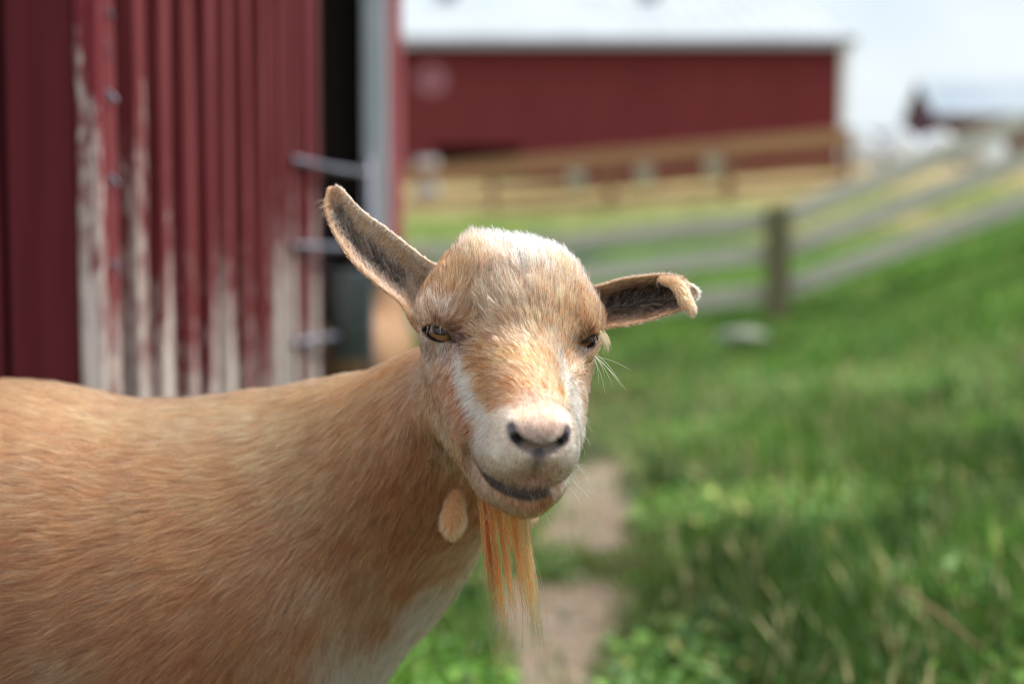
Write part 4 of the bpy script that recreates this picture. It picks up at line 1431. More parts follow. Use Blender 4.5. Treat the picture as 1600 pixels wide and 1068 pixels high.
def idw(P, C, vals, power=3.0, chunk=20000):
    out = np.empty((len(P), vals.shape[1]))
    for i in range(0, len(P), chunk):
        d2 = ((P[i:i + chunk, None, :] - C[None]) ** 2).sum(2) + 0.02
        w = d2 ** (-power / 2)
        out[i:i + chunk] = (w @ vals) / w.sum(1, keepdims=True)
    return out


def seg_dist(P, pts):
    d = np.full(len(P), 99.0)
    for a, b in zip(pts[:-1], pts[1:]):
        d = np.minimum(d, cone(P, a, b, 0, 0))
    return d


def features(P):
    """bare dark skin: 0..1 at lids, nostrils, lips; goat frame points"""
    H = g2h(P)
    M = H.copy()
    M[:, 0] = np.abs(M[:, 0])
    c, w = eye_cut(M)
    rim = np.clip(1 - (c - 0.02) / 0.11, 0, 1) * (w > 0.2)
    dE = M - EYE_C - EYE_N * EYE_R
    # dark tear corner on the inner side
    u = dE @ EYE_U
    v = dE @ EYE_V
    ww = np.abs(dE @ EYE_N)
    tear = np.clip(1.15 - np.sqrt(((u + 1.35) / 0.55) ** 2 + ((v + 0.33) / 0.24) ** 2), 0, 1) * (ww < 1.6)
    rim = np.maximum(rim, tear)
    nos = seg_dist(M, NOSTRIL)
    nose = np.clip(1.0 - (nos - 0.22) / 0.42, 0, 1)
    fur_ = seg_dist(H, FURROW)
    nose = np.maximum(nose, np.clip(1 - (fur_ - 0.08) / 0.30, 0, 1) * 0.85)
    pad = np.clip(1.25 - np.sqrt(((H[:, 0]) / 1.25) ** 2 + ((H[:, 2] - NOSE_P[2] - 0.12) / 1.0) ** 2), 0, 1) * (H[:, 1] < -7) * 0.85
    nose = np.maximum(nose, pad * (0.75 + 0.25 * np.sin(H[:, 0] * 9) * np.sin(H[:, 2] * 11)))
    phil = np.clip(1.2 - np.sqrt((H[:, 0] / 0.75) ** 2 + ((H[:, 2] - FURROW[1, 2]) / 0.9) ** 2), 0, 1) * (H[:, 1] < -7) * 0.75
    nose = np.maximum(nose, phil)
    mo = seg_dist(M, MOUTH)
    below = M[:, 2] - np.interp(M[:, 0], MOUTH[::-1, 0], MOUTH[::-1, 2])
    wid = np.where(below < 0, 0.85, 0.25)
    lip = np.clip(1.25 - mo / 0.2, 0, 1)
    lip = np.maximum(lip, np.clip(1.7 + 0.12 * np.sin(M[:, 0] * 2.3 + 1) - seg_dist(M, LIPS) / (0.33 + 0.08 * np.clip((2.6 - M[:, 0]) / 1.2, 0, 1)), 0, 1)) * (M[:, 1] < -1.5) * np.clip((2.2 - H[:, 0]) / 1.1, 0, 1)
    return rim, nose, lip


ALB = 1.0
HEX = 0.80


def coat_color(P):
    return np.clip(idw(P, CCP, CCC, 3.2) * ALB, 0.01, 0.97)


# skin colours at the vertices, darkened under the coat as shade between strands
rim, nose, lip = features(AV[:NBODY])
colr = np.ones((len(AV), 4))
_h0 = g2h(AV[:NBODY])
_mz = np.clip((-_h0[:, 1] - 5.2) / 1.5, 0, 1)[:, None] * (_h0[:, 2] > -20)[:, None]
colr[:NBODY, :3] = coat_color(AV[:NBODY]) * (np.array((0.5, 0.42, 0.36)) * (1 - _mz) + np.array((0.9, 0.84, 0.8)) * _mz)
DARK = lin((46, 38, 38))
NOSE_C = lin((92, 83, 88))
LIP_C = lin((62, 49, 44))
for wgt, c in ((nose, NOSE_C), (lip, LIP_C), (rim, DARK)):
    colr[:NBODY, :3] = colr[:NBODY, :3] * (1 - wgt[:, None]) + c * wgt[:, None]
hb = g2h(AV[:NBODY])
hm = hb.copy(); hm[:, 0] = np.abs(hm[:, 0])
ins = np.clip(1 - (seg_dist(hm, NOSTRIL[1:4]) - 0.25) / 0.14, 0, 1)[:, None]
colr[:NBODY, :3] = colr[:NBODY, :3] * (1 - ins) + lin((22, 14, 14)) * ins
EIN = lin((84, 66, 56))
for (tag_, V, f, prm, nb), o in zip(EARS, EAROFF):
    n = len(V)
    s, t, side = prm.T
    c = np.tile(lin((200, 158, 118)), (n, 1))
    dk = np.clip(np.sin(np.pi * np.clip((t - 0.2) / 0.8, 0, 1)) * 1.5 * (s > 0.08) * (s < 0.96), 0, 1) * (side == 0) * (tag_ in 'LR')
    c = c * (1 - dk[:, None]) + (lin((146, 118, 96)) if tag_ == 'L' else lin((72, 56, 48))) * dk[:, None]
    colr[o:o + n, :3] = c
for (V, f), o in zip(WATT, WOFF):
    colr[o:o + len(V), :3] = lin((190, 140, 100))
ca = gme.color_attributes.new('skin', 'FLOAT_COLOR', 'POINT')
ca.data.foreach_set('color', colr.astype(np.float32).ravel())
skin_m, sn, sl, sb = mat('goat_skin', rough=0.62, spec=0.3)
at = sn.new('ShaderNodeAttribute')
at.attribute_name = 'skin'
no = sn.new('ShaderNodeTexNoise')
no.inputs['Scale'].default_value = 900
bp = sn.new('ShaderNodeBump')
bp.inputs['Strength'].default_value = 0.5
bp.inputs['Distance'].default_value = 0.0012
g_ = sn.new('ShaderNodeNewGeometry')
sl.new(g_.outputs['Position'], no.inputs['Vector'])
sl.new(no.outputs[0], bp.inputs['Height'])
sl.new(bp.outputs[0], sb.inputs['Normal'])
sl.new(at.outputs['Color'], sb.inputs['Base Color'])

goat = empty('goat', (GE[0] - 0.3, GE[1] + 0.21, 0), 'tan goat with a white blaze and orange beard, turning its head to look at you', 'goat')
GOFF = -np.array(goat.location)


def gobj(name, me, m, parent=goat, kind=None, smooth=True):
    me.transform(Matrix.Translation(Vector(GOFF)))
    return link(name, me, parent, m, kind, smooth)


body = gobj('body', gme, skin_m)

# ------------------------------------------------------------------ eyes
iris_m, n_, l_, b_ = mat('iris', (0.3, 0.13, 0.03), 0.35, 0.5)
ti = n_.new('ShaderNodeTexCoord')
se = n_.new('ShaderNodeSeparateXYZ')
l_.new(ti.outputs['Object'], se.inputs[0])


def mth(n_, l_, op, a, b=None, c=None):
    x = n_.new('ShaderNodeMath')
    x.operation = op
    for i, v in enumerate((a, b, c)):
        if v is None:
            continue
        if isinstance(v, (int, float)):
            x.inputs[i].default_value = v
        else:
            l_.new(v, x.inputs[i])
    return x.outputs[0]


# object space of the eyeball: z = gaze, x = along the lids, y = up; unit radius
x2 = mth(n_, l_, 'MULTIPLY', se.outputs[0], se.outputs[0])
y2 = mth(n_, l_, 'MULTIPLY', se.outputs[1], se.outputs[1])
rr = mth(n_, l_, 'SQRT', mth(n_, l_, 'ADD', x2, y2))
ang = mth(n_, l_, 'ARCTAN2', se.outputs[1], se.outputs[0])
cmb = n_.new('ShaderNodeCombineXYZ')
l_.new(mth(n_, l_, 'MULTIPLY', ang, 9.0), cmb.inputs[0])
l_.new(mth(n_, l_, 'MULTIPLY', rr, 2.5), cmb.inputs[1])
fib = n_.new('ShaderNodeTexNoise')
fib.inputs['Scale'].default_value = 1.6
fib.inputs['Detail'].default_value = 5
l_.new(cmb.outputs[0], fib.inputs['Vector'])
fr = n_.new('ShaderNodeValToRGB')
fr.color_ramp.elements[0].position = 0.3
fr.color_ramp.elements[0].color = (0.20, 0.07, 0.015, 1)
fr.color_ramp.elements[1].position = 0.72
fr.color_ramp.elements[1].color = (0.46, 0.19, 0.045, 1)
l_.new(fib.outputs[0], fr.inputs[0])
ringr = n_.new('ShaderNodeMapRange')
ringr.inputs[1].default_value = 0.56
ringr.inputs[2].default_value = 0.68
l_.new(rr, ringr.inputs[0])
mx = n_.new('ShaderNodeMix')
mx.data_type = 'RGBA'
l_.new(ringr.outputs[0], mx.inputs[0])
l_.new(fr.outputs[0], mx.inputs[6])
mx.inputs[7].default_value = (0.025, 0.012, 0.008, 1)
l_.new(mx.outputs[2], b_.inputs['Base Color'])
pup_m, *_ = mat('pupil', (0.003, 0.003, 0.004), 0.3, 0.4)
cor_m = bpy.data.materials.new('cornea')
cor_m.use_nodes = True
n2, l2 = cor_m.node_tree.nodes, cor_m.node_tree.links
n2.clear()
o2 = n2.new('ShaderNodeOutputMaterial')
tr2 = n2.new('ShaderNodeBsdfTransparent')
gl2 = n2.new('ShaderNodeBsdfGlossy')
gl2.inputs['Roughness'].default_value = 0.04
fr2 = n2.new('ShaderNodeFresnel')
fr2.inputs[0].default_value = 1.38
mx2 = n2.new('ShaderNodeMixShader')
l2.new(fr2.outputs[0], mx2.inputs[0]); l2.new(tr2.outputs[0], mx2.inputs[1]); l2.new(gl2.outputs[0], mx2.inputs[2])
l2.new(mx2.outputs[0], o2.inputs[0])
for s in (-1, 1):
    c = EYE_C * np.array((s, 1, 1))
    gaze = np.array((-0.56, -0.82, -0.10)) if s < 0 else np.array((0.66, -0.74, -0.12))
    gaze /= np.linalg.norm(gaze)
    gw = h2g(gaze)
    uw = h2g(EYE_U * np.array((s, 1, 1)))
    uw -= gw * (uw @ gw)
    uw /= np.linalg.norm(uw)
    vw = np.cross(gw, uw)
    if vw[2] < 0:
        uw, vw = -uw, -vw
    M4 = Matrix((uw, vw, gw)).transposed().to_4x4()
    loc = Vector(g2w(h2g(c)) + GOFF)
    bm = bmesh.new()
    bmesh.ops.create_uvsphere(bm, u_segments=48, v_segments=32, radius=1.0)
    for v in bm.verts:                       # iris is a flatter disc set in the ball
        if v.co.z > 0.76:
            v.co.z = 0.76 - (v.co.z - 0.76) * 0.25
    em = bpy.data.meshes.new('eye')
    bm.to_mesh(em)
    bm.free()
    eye = link('eye', em, goat, iris_m, smooth=True)
    eye.matrix_local = Matrix.Translation(loc) @ M4 @ Matrix.Scale(EYE_R * 0.0098, 4)
    eye['label'] = 'half closed amber eye'
    # slot-shaped pupil, enlarged and set high to include the lid's shadow
    bm = bmesh.new()
    vs = []
    for k in range(28):
        a = 2 * math.pi * k / 28
        ca_, sa_ = math.cos(a), math.sin(a)
        vs.append(bm.verts.new((0.42 * math.copysign(abs(ca_) ** 0.6, ca_), 0.24 * math.copysign(abs(sa_) ** 0.7, sa_) + 0.24, 0.775)))
    vb = [bm.verts.new((v.co.x, v.co.y, 0.70)) for v in vs]
    bm.faces.new(vs)
    for k in range(28):
        bm.faces.new((vs[k], vb[k], vb[(k + 1) % 28], vs[(k + 1) % 28]))
    pm = bpy.data.meshes.new('pupil')
    bm.to_mesh(pm)
    bm.free()
    link('pupil', pm, eye, pup_m)
    bm = bmesh.new()
    bmesh.ops.create_uvsphere(bm, u_segments=48, v_segments=32, radius=1.035)
    cm_ = bpy.data.meshes.new('cornea')
    bm.to_mesh(cm_)
    bm.free()
    link('cornea', cm_, eye, cor_m, smooth=True)

# ------------------------------------------------------------------ hair
hair_m = bpy.data.materials.new('hair')
hair_m.use_nodes = True
hn, hl = hair_m.node_tree.nodes, hair_m.node_tree.links
hn.clear()
ho = hn.new('ShaderNodeOutputMaterial')
ha = hn.new('ShaderNodeAttribute')
ha.attribute_name = 'hair_color'
hp = hn.new('ShaderNodeBsdfHairPrincipled')
hp.model = 'CHIANG'
hp.parametrization = 'COLOR'
hp.inputs['Roughness'].default_value = 0.42
hp.inputs['Radial Roughness'].default_value = 0.55
hp.inputs['Coat'].default_value = 0.0
hp.inputs['Random Roughness'].default_value = 0.2
hl.new(ha.outputs['Color'], hp.inputs['Color'])
hl.new(hp.outputs[0], ho.inputs[0])


def curves_obj(name, pos, colors, rad, kind='stuff', parent=goat, label=None):
    """pos (N,K,3) goat cm; colors (N,3); rad (N,) cm at the root"""
    N, K, _ = pos.shape
    cd = bpy.data.hair_curves.new(name)
    cd.add_curves([K] * N)
    wp = (g2w(pos.reshape(-1, 3)) + GOFF).astype(np.float32)
    cd.attributes['position'].data.foreach_set('vector', wp.ravel())
    prof = np.interp(np.linspace(0, 1, K), [0, 0.5, 0.85, 1], [1, 0.9, 0.55, 0.12])
    rr_ = (rad[:, None] * prof[None] * 0.01).astype(np.float32)
    ra = cd.attributes.new('radius', 'FLOAT', 'POINT')
    ra.data.foreach_set('value', rr_.ravel())
    c4 = np.ones((N, 4), np.float32)
    cc_ = np.clip(colors, 0, 1)
    w_ = np.clip((cc_.min(1, keepdims=True) - 0.30) / 0.45, 0, 1)
    tint = np.array((0.98, 0.78, 0.79)) * (1 - w_) + np.array((0.98, 0.96, 0.94)) * w_
    ex_ = np.array((1.62, 1.58, 1.50)) * (1 - w_) + 1.25 * w_
    c4[:, :3] = np.clip(tint * cc_ ** ex_, 0.002, 0.95)
    ca = cd.attributes.new('hair_color', 'FLOAT_COLOR', 'CURVE')
    ca.data.foreach_set('color', c4.ravel())
    cd.materials.append(hair_m)
    o = bpy.data.objects.new(name, cd)
    COL.objects.link(o)
    o.parent = parent
    if kind:
        o['kind'] = kind
    if label:
        o['label'] = label
    return o


def wob(P, f, seed):
    r = np.random.default_rng(seed)
    out = np.zeros((len(P), 3))
    for k in range(5):
        a = r.normal(size=3) * f * (1 + 0.6 * k)
        out += np.sin(P @ a + r.uniform(0, 6.3))[:, None] * r.normal(size=3) / (1 + 0.4 * k)
    return out * 0.5


def grow(roots, nrm, dirs, length, lift, K=5, clump=0.5, per=10, jit=0.12, wfreq=0.8, wamp=0.25, curl=0.05, droop=0.0):
    N = len(roots)
    d = dirs + wob(roots, wfreq, 3) * wamp + rng.normal(size=(N, 3)) * jit
    d -= nrm * (d * nrm).sum(1, keepdims=True)
    d /= np.linalg.norm(d, axis=1, keepdims=True) + 1e-9
    L = length * rng.uniform(0.65, 1.2, N)
    lf = lift * rng.uniform(0.6, 1.5, N)
    t = np.linspace(0, 1, K)
    sl_, cl_ = np.sin(lf), np.cos(lf)
    pos = roots[:, None] + L[:, None, None] * (
        d[:, None] * (t[None, :, None] * cl_[:, None, None]) +
        nrm[:, None] * ((t - 0.45 * t * t)[None, :, None] * sl_[:, None, None] * 1.2))
    side = np.cross(d, nrm)
    ph = rng.uniform(0, 6.28, N)
    pos += side[:, None] * (np.sin(t[None] * 2.5 + ph[:, None]) - np.sin(ph)[:, None])[..., None] * (curl * L)[:, None, None]
    pos[..., 2] -= droop * L[:, None] * t[None] ** 2
    if clump > 0 and N > 50:
        gi = rng.choice(N, N // per, replace=False)
        kd = KDTree(len(gi))
        for k, i in enumerate(gi):
            kd.insert(roots[i], k)
        kd.balance()
        near = np.array([kd.find(p)[1] for p in roots])
        G = pos[gi[near]]
        w = (clump * rng.uniform(0.5, 1.0, N))[:, None] * t[None] ** 1.6
        # move towards the guide's tip, keeping own length
        tgt = roots[:, None] + (G - G[:, :1])
        mixp = 0.5 * G + 0.5 * tgt
        pos = pos * (1 - w[..., None]) + mixp * w[..., None]
        gid = near
    else:
        gid = np.arange(N)
    return pos, gid


def strand_colors(base, gid, v=0.16, white=0.06, dark=0.05, cl=0.10):
    N = len(base)
    cg = rng.normal(size=gid.max() + 1) * cl
    k = np.exp(rng.normal(size=N) * v + cg[gid])
    c = base * k[:, None]
    r = rng.uniform(size=N)
    wm = r < white
    c[wm] = c[wm] * 0.45 + np.array((0.85, 0.78, 0.68)) * 0.5
    dm = r > 1 - dark
    c[dm] *= np.array((0.42, 0.36, 0.32))
    return c


if FUR:
    me_ = gme
    me_.calc_loop_triangles()
    T = np.empty(len(me_.loop_triangles) * 3, np.int32)
    me_.loop_triangles.foreach_get('vertices', T)
    T = T.reshape(-1, 3)
    VN = np.empty(len(me_.vertices) * 3, np.float32)
    me_.vertices.foreach_get('normal', VN)
    VN = VN.reshape(-1, 3).astype(float)
    Tb = T[(T < NBODY).all(1)]
    A, B, C = AV[Tb[:, 0]], AV[Tb[:, 1]], AV[Tb[:, 2]]
    area = 0.5 * np.linalg.norm(np.cross(B - A, C - A), axis=1)
    cen = (A + B + C) / 3
    nn = VN[Tb].mean(1)
    nn /= np.linalg.norm(nn, axis=1, keepdims=True) + 1e-9
    hc = g2h(cen)
    facing = -(nn * (cen - w2g(CAMP)) / np.linalg.norm(cen - w2g(CAMP), axis=1, keepdims=True)).sum(1)
    is_head = (hc[:, 1] < 6.5) & (cen[:, 1] < 9) & (hc[:, 2] > -12) & (np.abs(hc[:, 0]) < 8)
    dens = np.where(is_head, 150.0, 92.0)
    muz = is_head & (hc[:, 1] < -5.5)
    dens = np.where(muz, 260.0, dens)
    dens *= np.where(facing > -0.35, 1.0, 0.35)
    dens *= np.where((cen[:, 0] < -47), 0.25, 1.0)
    dens *= np.where(cen[:, 2] < -33, 0.25, 1.0)

    def sample(mask):
        w = area * dens * mask
        n = int(w.sum())
        k = rng.choice(len(Tb), n, p=w / w.sum())
        r1, r2 = rng.uniform(size=n), rng.uniform(size=n)
        s1 = np.sqrt(r1)
        b = np.stack([1 - s1, s1 * (1 - r2), s1 * r2], 1)
        p = (AV[Tb[k]] * b[..., None]).sum(1)
        q = (VN[Tb[k]] * b[..., None]).sum(1)
        q /= np.linalg.norm(q, axis=1, keepdims=True) + 1e-9
        return p, q

    for part_, mask in (('head', is_head), ('trunk', ~is_head)):
        p, q = sample(mask)
        rim, nose, lip = features(p)
        keep = rng.uniform(size=len(p)) > np.clip(np.maximum(rim * 1.6, np.maximum(nose * 1.15, lip * 0.95)), 0, 1)
        Mh = g2h(p); Mh[:, 0] = np.abs(Mh[:, 0])
        c_, w_ = eye_cut(Mh)
        keep &= ~((c_ < 0.05) & (w_ > 0.2) & (part_ == 'head'))
        keep &= ~((seg_dist(Mh, NOSTRIL) < 0.3) | (seg_dist(Mh, MOUTH) < 0.2))
        p, q = p[keep], q[keep]
        fd = idw(p, FLP, np.hstack([FLD, FLL[:, None]]), 3.0)
        dr, L = fd[:, :3], fd[:, 3]
        dr = dr - q * (dr * q).sum(1, keepdims=True)
        dr /= np.linalg.norm(dr, axis=1, keepdims=True) + 1e-9
        base = coat_color(p)
        if part_ == 'head':
            hp_ = g2h(p)
            # shorter close to the lids
            Mh = hp_.copy(); Mh[:, 0] = np.abs(Mh[:, 0])
            ce, we = eye_cut(Mh)
            nr = (we > 0) & (ce < 0.8)
            L = np.where(nr, np.minimum(L, 0.25 + np.clip(ce, 0, 1) * 0.7), L)
            top = np.clip((hp_[:, 2] - 3.5) / 2.5, 0, 1)
            lift = 0.34 + 0.42 * top + 0.3 * (rng.uniform(size=len(p)) < 0.05)
            crown_ = np.clip((hp_[:, 2] - 5.2) / 1.0, 0, 1)
            lift = lift + 0.35 * crown_
            L = L * (1 + 0.35 * crown_ * rng.uniform(0, 1, len(p)))
            pos, gid = grow(p, q, dr, L * 1.08, lift, K=5, clump=0.78, per=6, jit=0.14, wfreq=1.3, wamp=0.16)
            _r, _n, _l = features(p)
            base = base * (1 - 0.75 * _l[:, None]) + lin((96, 78, 68)) * 0.75 * _l[:, None]
            cols = strand_colors(base, gid, 0.24, 0.12, 0.12, 0.22)
            rad = np.where(hp_[:, 1] < -5.5, 0.0105, 0.0180) * rng.uniform(0.5, 1.45, len(p))
        else:
            lift = np.full(len(p), 0.2)
            pos, gid = grow(p, q, dr, L, lift, K=6, clump=0.5, per=16, jit=0.12, wfreq=0.7, wamp=0.17, curl=0.05)
            cols = strand_colors(base, gid, 0.19, 0.06, 0.07, 0.16)
            rad = 0.0155 * rng.uniform(0.7, 1.3, len(p))
        curves_obj('coat', pos, cols, rad)

    # ears
    P_, Q_, D_, L_, C_, S_ = [], [], [], [], [], []
    for (tag_, V, f, prm, nb), o in zip(EARS, EAROFF):
        fs = [q for q in f if len(q) == 4]
        fi = np.array(fs)
        a, b, c, d = (V[fi[:, k]] for k in range(4))
        ar = 0.5 * np.linalg.norm(np.cross(c - a, d - b), axis=1)
        n = int(ar.sum() * 150)
        k = rng.choice(len(fi), n, p=ar / ar.sum())
        u, v = rng.uniform(size=(2, n))
        w4 = np.stack([(1 - u) * (1 - v), u * (1 - v), u * v, (1 - u) * v], 1)
        p = (V[fi[k]] * w4[..., None]).sum(1)
        pr = (prm[fi[k]] * w4[..., None]).sum(1)
        q = (VN[fi[k] + o] * w4[..., None]).sum(1)
        q /= np.linalg.norm(q, axis=1, keepdims=True) + 1e-9
        s, t, side = pr.T
        # direction: along the ear to the tip, fanning
        ctr = V.reshape(2, -1, 3)[0]
        ns_ = int(prm[:, 0].max() and len(np.unique(prm[:, 0])))
        grid_ = V[:len(V) // 2].reshape(ns_, -1, 3)
        tang = np.gradient(grid_.mean(1), axis=0)
        acr = grid_[:, -1] - grid_[:, 0]
        si = np.clip((s * (ns_ - 1)).astype(int), 0, ns_ - 1)
        tg = tang[si] / (np.linalg.norm(tang[si], axis=1, keepdims=True) + 1e-9)
        ac = acr[si] / (np.linalg.norm(acr[si], axis=1, keepdims=True) + 1e-9)
        inner = (side < 0.5) & (tag_ in 'LR')
        dd = np.where(inner[:, None], tg * 0.35 + ac * np.where(t < 0.62, 0.8, -0.35)[:, None] * (1 if tag_ == 'L' else -0.9), tg + ac * 0.15 * (t - 0.5)[:, None])
        LL = np.where(inner, np.where((t > 0.25) & (t < 0.75), 1.6, 0.8), 0.55)
        LL = np.where((t < 0.08) | (t > 0.92), 0.4, LL)
        LL = np.where(s > 0.9, 0.28, LL)
        cr_, tan_, wht = lin((236, 208, 178)), lin((218, 172, 128)), lin((245, 228, 208))
        dkc, gry = lin((52, 38, 32)), lin((205, 184, 166))
        base = np.tile(tan_, (n, 1))
        up_ = np.clip(1 - t / 0.35, 0, 1)[:, None]
        base = base * (1 - up_) + wht * up_ if tag_ == 'L' else base * (1 - up_) + cr_ * up_
        if tag_ in 'LR':
            if tag_ == 'L':
                m1 = np.exp(-((t - 0.60) / 0.17) ** 2) * np.clip((s - 0.18) / 0.15, 0, 1) * np.clip((0.88 - s) / 0.15, 0, 1)
            else:
                m1 = np.exp(-((t - 0.58) / 0.25) ** 2) * np.clip((s - 0.08) / 0.1, 0, 1) * np.clip((0.92 - s) / 0.12, 0, 1)
            st = 0.5 + 0.5 * np.sin(s * 46 + t * 9)
            r = rng.uniform(size=n)
            isd = (r < m1 * (1.0 if tag_ == 'R' else 0.95) * (0.65 + 0.35 * st)) & inner
            isg = (~isd) & inner & (t > 0.3) & (r < 0.75)
            base[isd] = dkc
            base[isg] = gry * np.where(tag_ == 'R', 0.7, 1.0)
            tipb = (inner & (s > 0.8))
            base[tipb] = base[tipb] * 0.5 + lin((190, 145, 95)) * 0.5
        elif tag_ == 'F':
            base = np.tile(lin((238, 200, 155)), (n, 1))
        else:
            base = np.tile(lin((242, 228, 208)), (n, 1))
        keepm = rng.uniform(size=n) < np.where(inner, 1.0, 0.85)
        P_.append(p[keepm]); Q_.append(q[keepm]); D_.append(dd[keepm]); L_.append(LL[keepm]); C_.append(base[keepm])
    # wattles
    for (V, f), o, sgn in zip(WATT, WOFF, (0, 1)):
        fi = np.array([q for q in f if len(q) == 4])
        a, b, c, d = (V[fi[:, k]] for k in range(4))
        ar = 0.5 * np.linalg.norm(np.cross(c - a, d - b), axis=1)
        n = int(ar.sum() * 170)
        k = rng.choice(len(fi), n, p=ar / ar.sum())
        u, v = rng.uniform(size=(2, n))
        w4 = np.stack([(1 - u) * (1 - v), u * (1 - v), u * v, (1 - u) * v], 1)
        p = (V[fi[k]] * w4[..., None]).sum(1)
        q = (VN[fi[k] + o] * w4[..., None]).sum(1)
        q /= np.linalg.norm(q, axis=1, keepdims=True) + 1e-9
        P_.append(p); Q_.append(q); D_.append(np.tile((0, 0, -1.0), (n, 1))); L_.append(np.full(n, 0.75))
        C_.append(np.tile(lin((224, 176, 130)), (n, 1)))
    p, q, dd, LL, base = map(lambda z: np.concatenate(z), (P_, Q_, D_, L_, C_))
    NW = sum(len(z) for z in P_[-2:])
    lfE = np.full(len(p), 0.38); lfE[-NW:] = 0.6
    LL[-NW:] *= 1.15
    pos, gid = grow(p, q, dd, LL, lfE, K=5, clump=0.4, per=7, jit=0.16, wfreq=1.5, wamp=0.15)
    curves_obj('coat', pos, strand_colors(base, gid, 0.13, 0.07, 0.03, 0.1), 0.0125 * rng.uniform(0.7, 1.3, len(p)))

    # beard: locks hanging from under the chin
    def lock(root, tip, n, r0, r1, col, rad=0.013, side=(0, 0, 0), K=14, frizz=0.22):
        a, b = w2g(W(*root)), w2g(W(*tip))
        mid = (a + b) / 2 + np.array(side, float)
        t = np.linspace(0, 1, K)
        out, cc = [], []
        for _ in range(n):
            o = rng.normal(size=3) * (r0, r0, 0.25 * r0)
            e = rng.normal(size=3) * (r1, r1, 0.4)
            f = rng.uniform(0.6, 1.12)
            b2_ = a + (b - a) * f
            ph_ = rng.uniform(0, 6.28, 2)
            p = ((1 - t)[:, None] ** 2 * (a + o) + 2 * (t * (1 - t))[:, None] * (mid + o * 0.5 + e * 0.4) + (t ** 2)[:, None] * (b2_ + e))
            p[:, 0] += frizz * t * np.sin(t * 7 + ph_[0])
            p[:, 1] += frizz * t * np.sin(t * 6 + ph_[1])
            out.append(p)
            cc.append(col * math.exp(rng.normal() * 0.25) * (1, 0.97 + rng.uniform(-.06, .08), 1))
        return np.array(out), np.array(cc)

    org, lt, dk_ = lin((210, 138, 82)), lin((232, 172, 116)), lin((150, 84, 40))
    LK = [((764, 780, .975), (789, 985, .975), 110, 0.13, 0.10, org), ((758, 776, .98), (772, 955, .98), 60, 0.12, 0.14, dk_),
          ((776, 790, .965), (806, 965, .965), 90, 0.13, 0.12, org), ((792, 792, .965), (797, 930, .965), 12, 0.3, 0.25, lt),
          ((812, 794, .955), (836, 985, .955), 120, 0.17, 0.13, lt * 0.8 + org * 0.2), ((803, 794, .96), (820, 950, .96), 80, 0.14, 0.14, org),
          ((821, 794, .955), (843, 998, .955), 60, 0.12, 0.18, lt), ((800, 790, .97), (770, 1062, .975), 9, 0.3, 0.5, org),
          ((800, 790, .97), (845, 1050, .965), 8, 0.3, 0.5, lt), ((790, 788, .965), (806, 870, .96), 90, 0.75, 0.35, org),
          ((753, 772, .985), (763, 930, .985), 60, 0.14, 0.2, org), ((785, 785, .97), (795, 880, .965), 70, 0.8, 0.5, org * 0.7 + lt * 0.3), ((815, 790, .96), (850, 1010, .955), 14, 0.3, 0.5, lt)]
    # short goatee filling the root
    ps, cs = [], []
    for a in LK:
        pp, c_ = lock(*a)
        ps.append(pp)
        cs.append(c_)
    ps, cs = np.concatenate(ps), np.concatenate(cs)
    curves_obj('beard', ps, cs * 1.12, 0.0115 * rng.uniform(0.7, 1.2, len(ps)), label='long orange beard in thin locks')

    # whiskers, brow tuft and lashes
    def wh(root, tip, bend, K=8):
        a, b = w2g(W(*root)), w2g(W(*tip))
        t = np.linspace(0, 1, K)[:, None]
        m = (a + b) / 2 + np.array(bend, float)
        return (1 - t) ** 2 * a + 2 * t * (1 - t) * m + t ** 2 * b

    ws, wc, wr = [], [], []

    def addw(*a, c=(240, 232, 215), r=0.010):
        ws.append(wh(*a)); wc.append(lin(c)); wr.append(r)

    for tx, ty in ((980, 612), (968, 596), (945, 588), (946, 618), (985, 578), (958, 604), (972, 606), (936, 600)):
        addw((930 + rng.uniform(-3, 3), 556 + rng.uniform(-3, 5), 1.012), (tx, ty, 1.0), (0.15, 0, 0.25), c=(225, 225, 190), r=0.011)
    for k in range(16):
        a_ = rng.uniform(0.15, 1.3)
        x0, y0 = rng.uniform(868, 902), rng.uniform(715, 765)
        Lw = rng.uniform(20, 52)
        addw((x0, y0, 0.925), (x0 + Lw * math.cos(a_ * 0.8), y0 + Lw * math.sin(a_ * 0.8), 0.915), (0.1, 0, 0.1), r=0.008)
    for k in range(14):
        x0, y0 = rng.uniform(750, 860), rng.uniform(778, 795)
        Lw = rng.uniform(15, 45)
        addw((x0, y0, 0.95), (x0 + Lw * (x0 - 800) / 90 + rng.uniform(-8, 8), y0 + Lw, 0.94), (0, 0, 0.0), r=0.008)
    for k in range(90):      # pale fringe of the upper lip
        u = rng.uniform(0, 1) ** 0.7
        x0 = 775 + 88 * u
        y0 = np.interp(x0, [775, 800, 830, 863], [744, 756, 763, 761]) + rng.uniform(-4, 3)
        addw((x0, y0, 0.925 + 0.03 * (1 - u)), (x0 + rng.uniform(-3, 4), y0 + rng.uniform(7, 17), 0.922 + 0.03 * (1 - u)), (0, -0.08, 0), c=(235, 222, 204), r=0.008)
    for k in range(10):
        x0, y0 = 905 + rng.uniform(-2, 3), rng.uniform(640, 700)
        addw((x0, y0, 0.97), (x0 + rng.uniform(8, 22), y0 + rng.uniform(10, 40), 0.965), (0.2, 0, 0.1), r=0.007)
    for k in range(8):
        x0, y0 = rng.uniform(665, 690), rng.uniform(555, 600)
        addw((x0, y0, 0.99), (x0 - rng.uniform(10, 35), y0 + rng.uniform(5, 30), 0.985), (0.0, 0, 0.1), r=0.006)
